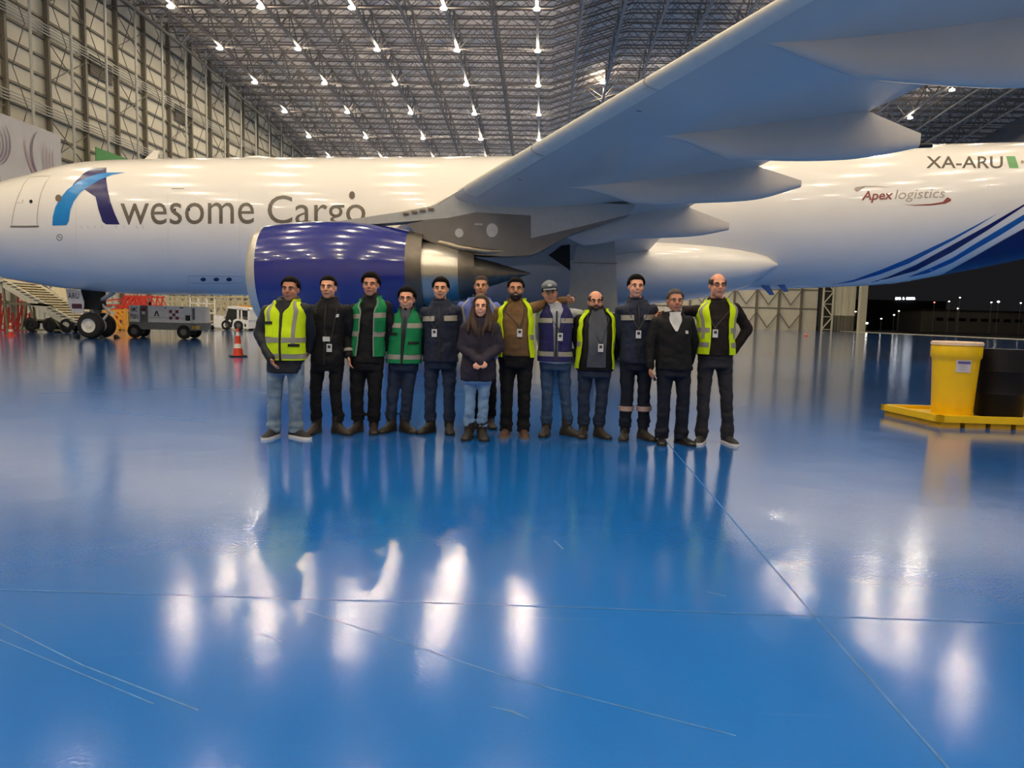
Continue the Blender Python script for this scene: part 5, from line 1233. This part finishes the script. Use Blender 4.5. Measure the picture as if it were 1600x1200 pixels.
    for (zz, hw) in P.get('tapes', ()):
        z_ = zh + zz * H_; sheet('reflective_band', M_band, -1.25, -.22, z_ - hw, z_ + hw, jo + .004, jk, .006, 14, 2); sheet('reflective_band', M_band, .22, 1.25, z_ - hw, z_ + hw, jo + .004, jk, .006, 14, 2)
    if P.get('zipper'): sheet('zip', M_zip, -.03, .03, hem + .01, zs, jo + .003, jk, .006, 3, 12)
    if P.get('emblem'):
        a_, zz = P['emblem']; sheet('chest_emblem', M_badge, a_ - .10, a_ + .10, zh + zz * H_ - .016, zh + zz * H_ + .016, jo + .004, jk, .004, 4, 2)
    if P.get('cuff'):
        d = (wL - eL).normalized(); c_ = eL.lerp(wL, .80); mb = MB(); mb.cyl(c_ - d * .016, c_ + d * .016, .057, .056, 20, False); mb.build('reflective_band', M_band, jk, smooth=40)
    if P.get('badge'):
        off = P.get('boff', .034); bx, bz, bm = P['badge'][:3]; q = T(bx, zh + bz * H_, off)
        ln = empty('lanyard', (0, 0, 0)); ln.parent = t; ln.location = Vector((0, 0, 0))
        for sx in (-1, 1):
            mb = MB(); mb.tube([neck + Vector((.075 * sx, -.03, .03)), T(.55 * sx, zs - .06, off), T(bx + .10 * sx, zh + (bz + .16) * H_, off), q + Vector((0, 0, .05))], .0055, 6)
            mb.build('lanyard_strap', M_lany, ln)
        mb = MB(); mb.box(q + Vector((0, -.004, 0)), (.056, .006, .085)); cd = mb.build('id_card', bm, ln)
        mb = MB(); mb.box(q + Vector((0, -.0085, .012)), (.03, .003, .03)); mb.build('card_photo', M_lany, cd)
        if len(P['badge']) > 3:
            q2 = T(bx - .16, zh + (bz + .16) * H_, off); mb = MB(); mb.box(q2 + Vector((0, -.006, 0)), (.075, .006, .05)); mb.build('id_card', M_badge, ln)
    if P.get('hold'):
        p_ = wL + (wL - eL).normalized() * .10; mb = MB(); mb.box(p_ + Vector((.045, -.02, -.01)), (.02, .055, .06)); ph = mb.build('phone', M_zip, None)
        tag(ph, 'small dark phone held low in a hand of the man in black jacket', 'phone'); mb = MB(); mb.bar(p_ + Vector((.035, -.05, .02)), p_ + Vector((.06, -.05, -.015)), .008); mb.build('phone_highlight', M_badge, ph)
    return t

jeansL = cloth('washed_light_denim', (112, 132, 152), .4, .85, .25); jeansD = cloth('dark_blue_denim', (38, 48, 70), .4, .85, .22); jeansM = cloth('mid_blue_denim', (52, 74, 104), .4, .85, .25); jeansW = cloth('pale_blue_denim', (120, 152, 190), .4, .85, .15)
blk = cloth('black_jacket_fabric', (22, 22, 25), .4, .75); puff = cloth('charcoal_quilted_fabric', (40, 42, 50), .6, .6, .12, 7); blkp = cloth('black_trouser_fabric', (20, 20, 24)); navyp = cloth('navy_trouser_fabric', (26, 30, 44)); greyp = cloth('dark_grey_trouser_fabric', (44, 44, 50))
navyj = cloth('navy_jacket_fabric', (34, 40, 60), .5, .7); lblue = cloth('periwinkle_jacket_fabric', (96, 112, 186), .35, .7); plum = cloth('dark_plum_hoodie_fabric', (46, 42, 56), .45); brown = cloth('brown_shirt_fabric', (112, 86, 56), .4); greysh = cloth('slate_grey_shirt_fabric', (78, 82, 92)); purpv = cloth('indigo_vest_fabric', (40, 38, 92), .35, .75); pale = cloth('pale_check_shirt_fabric', (170, 174, 182)); darkbr = cloth('dark_brown_pullover_fabric', (34, 27, 27)); wht = cloth('white_shirt_fabric', (208, 208, 210), .2)
darkbeard = mat('dark_beard_hair', (34, 27, 24), .8, var=.3, scale=80)
PEOPLE = [
 dict(label='man in yellow vest over black puffer jacket and washed jeans, leftmost of the group', Y=7.42, head=(455, 453), top=433, chin=471, skin=(142, 98, 76), sh=((419, 480), (475, 478)), aL=((406, 521, -.02), (423, 560, -.17)), aR=((485, 516, .14), (482, 545, .22)), hip=((431, 566), (462, 566)), kn=((430, 616), (463, 614)), an=((428, 667), (462, 665)), ft=(-8, 55), hair=('short', M_blackhair), tr=jeansL, shoe=mat('black_knit_sneaker', (30, 30, 34), .7), sole=M_wsole, boot=.09, jk=puff, joff=.022, hood=1, hem=-.11, g=1.0, vest=dict(m=M_hiv, open=(.03, .06), hem=.03, bands=(.12, .40), vert=.62, pockets=((.35, 1.0, .16, .34), (-1.0, -.35, .45, .72)), darkflap=1), leg=1.08, sleeve=1.12, hands=((1, 0, 0), (-1, 0, 0)), belly=.03),
 dict(label='man all in black with hanging badges and brown boots, second from left', Y=7.72, head=(514, 450), top=431, chin=467, skin=(168, 122, 98), sh=((486, 479), (541, 478)), aL=((482, 518, .05), (489, 550, .16)), aR=((546, 515, .05), (540, 550, .16)), hip=((497, 561), (527, 561)), kn=((494, 613), (525, 612)), an=((494, 656), (528, 657)), ft=(-10, 50), hair=('short', M_blackhair), vol=.012, tr=blkp, shoe=M_boot, jk=blk, hem=-.06, badge=(.25, .22, M_badge, 1), emblem=(.62, .80), zipper=1, leg=.92, boff=.02),
 dict(label='tall man in open green vest and black cargo trousers, third from left', Y=7.85, head=(580, 444.5), top=427, chin=463, skin=(160, 112, 88), sh=((554, 477), (604, 472)), aL=((542, 514, -.02), (545, 556, -.12)), aR=((611, 514, .02), (603, 545, .08)), hip=((560, 560), (587, 560)), kn=((558, 611), (586, 611)), an=((559, 658), (584, 658)), ft=(-18, 12), hair=('short', M_blackhair), vol=.026, tr=blkp, shoe=M_boot, jk=blk, hem=-.05, collar=.09, vest=dict(m=M_grn, open=(.44, .26), hem=.03, bands=(.44, .76), bind=M_band, pockets=((.6, 1.1, .48, .70),)), cuff=1, leg=1.1, hands=((1, 0, 0), (-1, 0, 0))),
 dict(label='short smiling man with glasses in zipped green vest and dark jeans, fourth from left', Y=7.95, head=(636, 469), top=449, chin=485, skin=(176, 128, 104), sh=((617, 492), (655, 492)), aL=((609, 523, .04), (617, 552, .15)), aR=((662, 521, .04), (656, 552, .15)), hip=((619, 561), (643, 561)), kn=((614, 615), (637, 613)), an=((611, 655), (633, 653)), ft=(-22, 38), hair=('short', M_blackhair), vol=.022, glasses=1, goatee=1, smile=1, tr=jeansD, shoe=M_boot, jk=cloth('dark_grey_shirt_fabric', (44, 46, 52)), hem=-.02, vest=dict(m=M_grn, open=(.03, .16), hem=-.04, bands=(.06, .74), pockets=((.25, 1.0, .12, .40), (-1.0, -.3, .40, .58)), darkflap=1), leg=.96, vee=1, shirt=(greysh, .5, .5)),
 dict(label='man in navy quilted jacket with grey chest tapes and dark jeans, fifth from left', Y=7.95, head=(689, 452.5), top=434, chin=468, skin=(172, 126, 100), sh=((664, 482), (713, 479)), aL=((659, 518, .05), (668, 550, .16)), aR=((718, 517, .05), (712, 550, .16)), hip=((675, 558), (702, 558)), kn=((673, 613), (702, 613)), an=((672, 653), (702, 652)), ft=(-28, 10), hair=('short', M_blackhair), vol=.022, tr=jeansD, shoe=M_boot, jk=navyj, joff=.024, hem=-.05, tapes=((.76, .028),), zipper=1, badge=(-.22, .48, M_badge), g=1.04, leg=.98),
 dict(label='man in periwinkle blue jacket standing in the back row behind the woman', Y=8.42, head=(752, 446), top=431, chin=463, skin=(158, 114, 92), sh=((723, 474), (774, 475)), aL=((717, 513, .02), (724, 548, .05)), aR=((780, 513, .02), (775, 548, .05)), hip=((737, 556), (764, 556)), kn=((738, 611), (767, 611)), an=((739, 656), (766, 656)), ft=(-5, 12), hair=('short', M_bald), vol=.010, tr=blkp, shoe=M_boot, jk=lblue, joff=.02, collar_m=navyj, hem=-.05, vest=dict(m=lblue, open=(.03, .2), hem=-.03, bands=(), vert=.95)),
 dict(label='woman with long brown hair in dark plum hoodie and pale jeans, hands clasped', Y=7.62, head=(751.5, 479.5), top=462, chin=495, skin=(182, 136, 112), sh=((730, 507), (771, 507)), aL=((723, 543, -.02), (744, 561, -.19)), aR=((779, 543, -.02), (757, 562, -.19)), hip=((735, 580), (758, 580)), kn=((735, 618), (756, 618)), an=((733, 656), (753, 656)), ft=(-8, 12), hair=('long', M_brownhair), smile=1, tr=jeansW, shoe=M_boot, boot=.13, jk=plum, joff=.03, hem=-.10, g=.96, sleeve=1.18, leg=.86, hood=1, zipper=1, longcuff=1, hands=((0, 1, 0), (0, 1, 0)), jname='hoodie'),
 dict(label='bearded man in brown shirt and open yellow vest, arm around the man in the cap', Y=7.85, head=(806, 451.5), top=434, chin=469, skin=(150, 106, 82), sh=((780, 481), (829, 476)), aL=((775, 514, .0), (784, 552, -.06)), aR=((856, 474, .17), (882, 470, .10)), hip=((792, 556), (821, 556)), kn=((792, 611), (819, 611)), an=((791, 658), (818, 657)), ft=(-8, 6), hair=('short', M_blackhair), beard=darkbeard, smile=1, tr=blkp, shoe=mat('brown_suede_shoe', (72, 48, 38), .7), sole=mat('tan_sole', (110, 90, 72), .6), boot=.085, jk=brown, jname='shirt', ch=.02, collar=.035, hem=.0, g=1.08, belly=.03, leg=1.05, glove=0, vest=dict(m=M_hiv, open=(.78, .70), hem=-.01, bands=(.38,)), badge=(.18, .46, M_badge), boff=.02, hands=((1, 0, 0), (0, -1, -.4)), curl=(.35, .6)),
 dict(label='man in grey cap and indigo vest with a white card, beside the brown shirted man', Y=7.95, head=(859, 458), top=441, chin=475, skin=(150, 108, 86), tilt=-6, sh=((847, 484), (891, 484)), aL=((843, 518, .10), (848, 548, .18)), aR=((906, 492, .16), (926, 502, .22)), hip=((854, 560), (880, 560)), kn=((855, 613), (883, 613)), an=((854, 653), (887, 654)), ft=(-14, 52), hair=('cap', cloth('grey_cap_fabric', (112, 118, 126), .2)), tr=jeansM, shoe=M_boot, jk=pale, jname='shirt', ch=.025, collar=.04, hem=-.05, vest=dict(m=purpv, open=(.05, .22), hem=-.03, bands=(.10, .76), pockets=((.25, .95, .16, .36), (-.95, -.25, .16, .36))), badge=(.18, .44, M_badge), leg=.95, vee=1, shirt=(pale, .6, .5)),
 dict(label='balding bearded man with glasses in black jacket and open yellow vest', Y=7.92, head=(930, 472), top=454, chin=488, skin=(168, 118, 96), sh=((907, 494), (958, 492)), aL=((901, 527, .05), (908, 560, .15)), aR=((966, 526, .05), (959, 560, .15)), hip=((915, 571), (943, 571)), kn=((912, 617), (940, 617)), an=((912, 658), (937, 657)), ft=(-10, 24), hair=('bald', M_bald), beard=darkbeard, glasses=1, tr=jeansD, shoe=M_boot, jk=blk, joff=.02, hem=-.06, g=1.10, belly=.035, shirt=(greysh, .42, -.02), vest=dict(m=M_hiv, open=(1.0, .80), hem=-.03, bands=(.42,)), badge=(.12, .36, M_badge), boff=.034),
 dict(label='tall young man in navy jacket with grey tapes and banded work trousers', Y=7.85, head=(993.5, 447), top=430, chin=465, skin=(178, 130, 108), sh=((970, 480), (1020, 478)), aL=((967, 518, .06), (975, 550, .17)), aR=((1024, 517, .06), (1017, 550, .17)), hip=((980, 560), (1008, 560)), kn=((979, 611), (1006, 611)), an=((977, 657), (1006, 658)), ft=(-14, 24), hair=('short', M_blackhair), vol=.020, smile=1, tr=navyp, shinband=1, shoe=M_boot, boot=.13, jk=navyj, joff=.02, hem=-.05, tapes=((.77, .028),), zipper=1, badge=(-.02, .46, M_badge), leg=1.02),
 dict(label='grey haired man in black jacket and white collar holding a small phone', Y=7.62, head=(1054, 470), top=452, chin=488, skin=(146, 100, 80), sh=((1027, 498), (1076, 496)), aL=((1016, 534, .0), (1016, 574, -.04)), aR=((1084, 532, .06), (1078, 566, .14)), hip=((1039, 569), (1066, 569)), kn=((1037, 618), (1067, 618)), an=((1035, 667), (1065, 667)), ft=(-12, 24), hair=('short', M_greyhair), vol=.014, tr=navyp, shoe=mat('black_leather_shoe', (20, 20, 22), .35), boot=.09, jk=blk, joff=.02, hem=-.06, vee=1, ch=.05, shirt=(wht, .48, .70), collar_m=wht, emblem=(.55, .68), leg=1.06, hold=1, hands=((1, 0, 0), (-1, 0, 0)), curl=(.6, .35), g=1.05, zipper=0),
 dict(label='bald man with glasses in open yellow vest, rightmost of the group', Y=7.72, head=(1120.5, 446), top=427, chin=465, skin=(172, 122, 100), sh=((1090, 479), (1149, 476)), aL=((1066, 487, .20), (1036, 492, .13)), aR=((1168, 514, .04), (1146, 549, .0)), hip=((1104, 556), (1131, 556)), kn=((1099, 614), (1134, 614)), an=((1097, 666), (1137, 668)), ft=(-26, 10), hair=('bald', M_bald), glasses=1, tr=greyp, shoe=mat('black_running_shoe', (26, 26, 28), .6), sole=M_wsole, boot=.09, jk=darkbr, jname='pullover', ch=.02, collar=.035, hem=.0, g=1.08, belly=.02, leg=1.02, vest=dict(m=M_hiv, open=(.50, .42), hem=.02, bands=(.22, .50), vert=.95), badge=(-.25, .44, M_badge), boff=.02, hands=((0, -1, -.6), (-1, 0, 0)), curl=(.7, .35)),
]
for i, P in enumerate(PEOPLE): person(i, P)
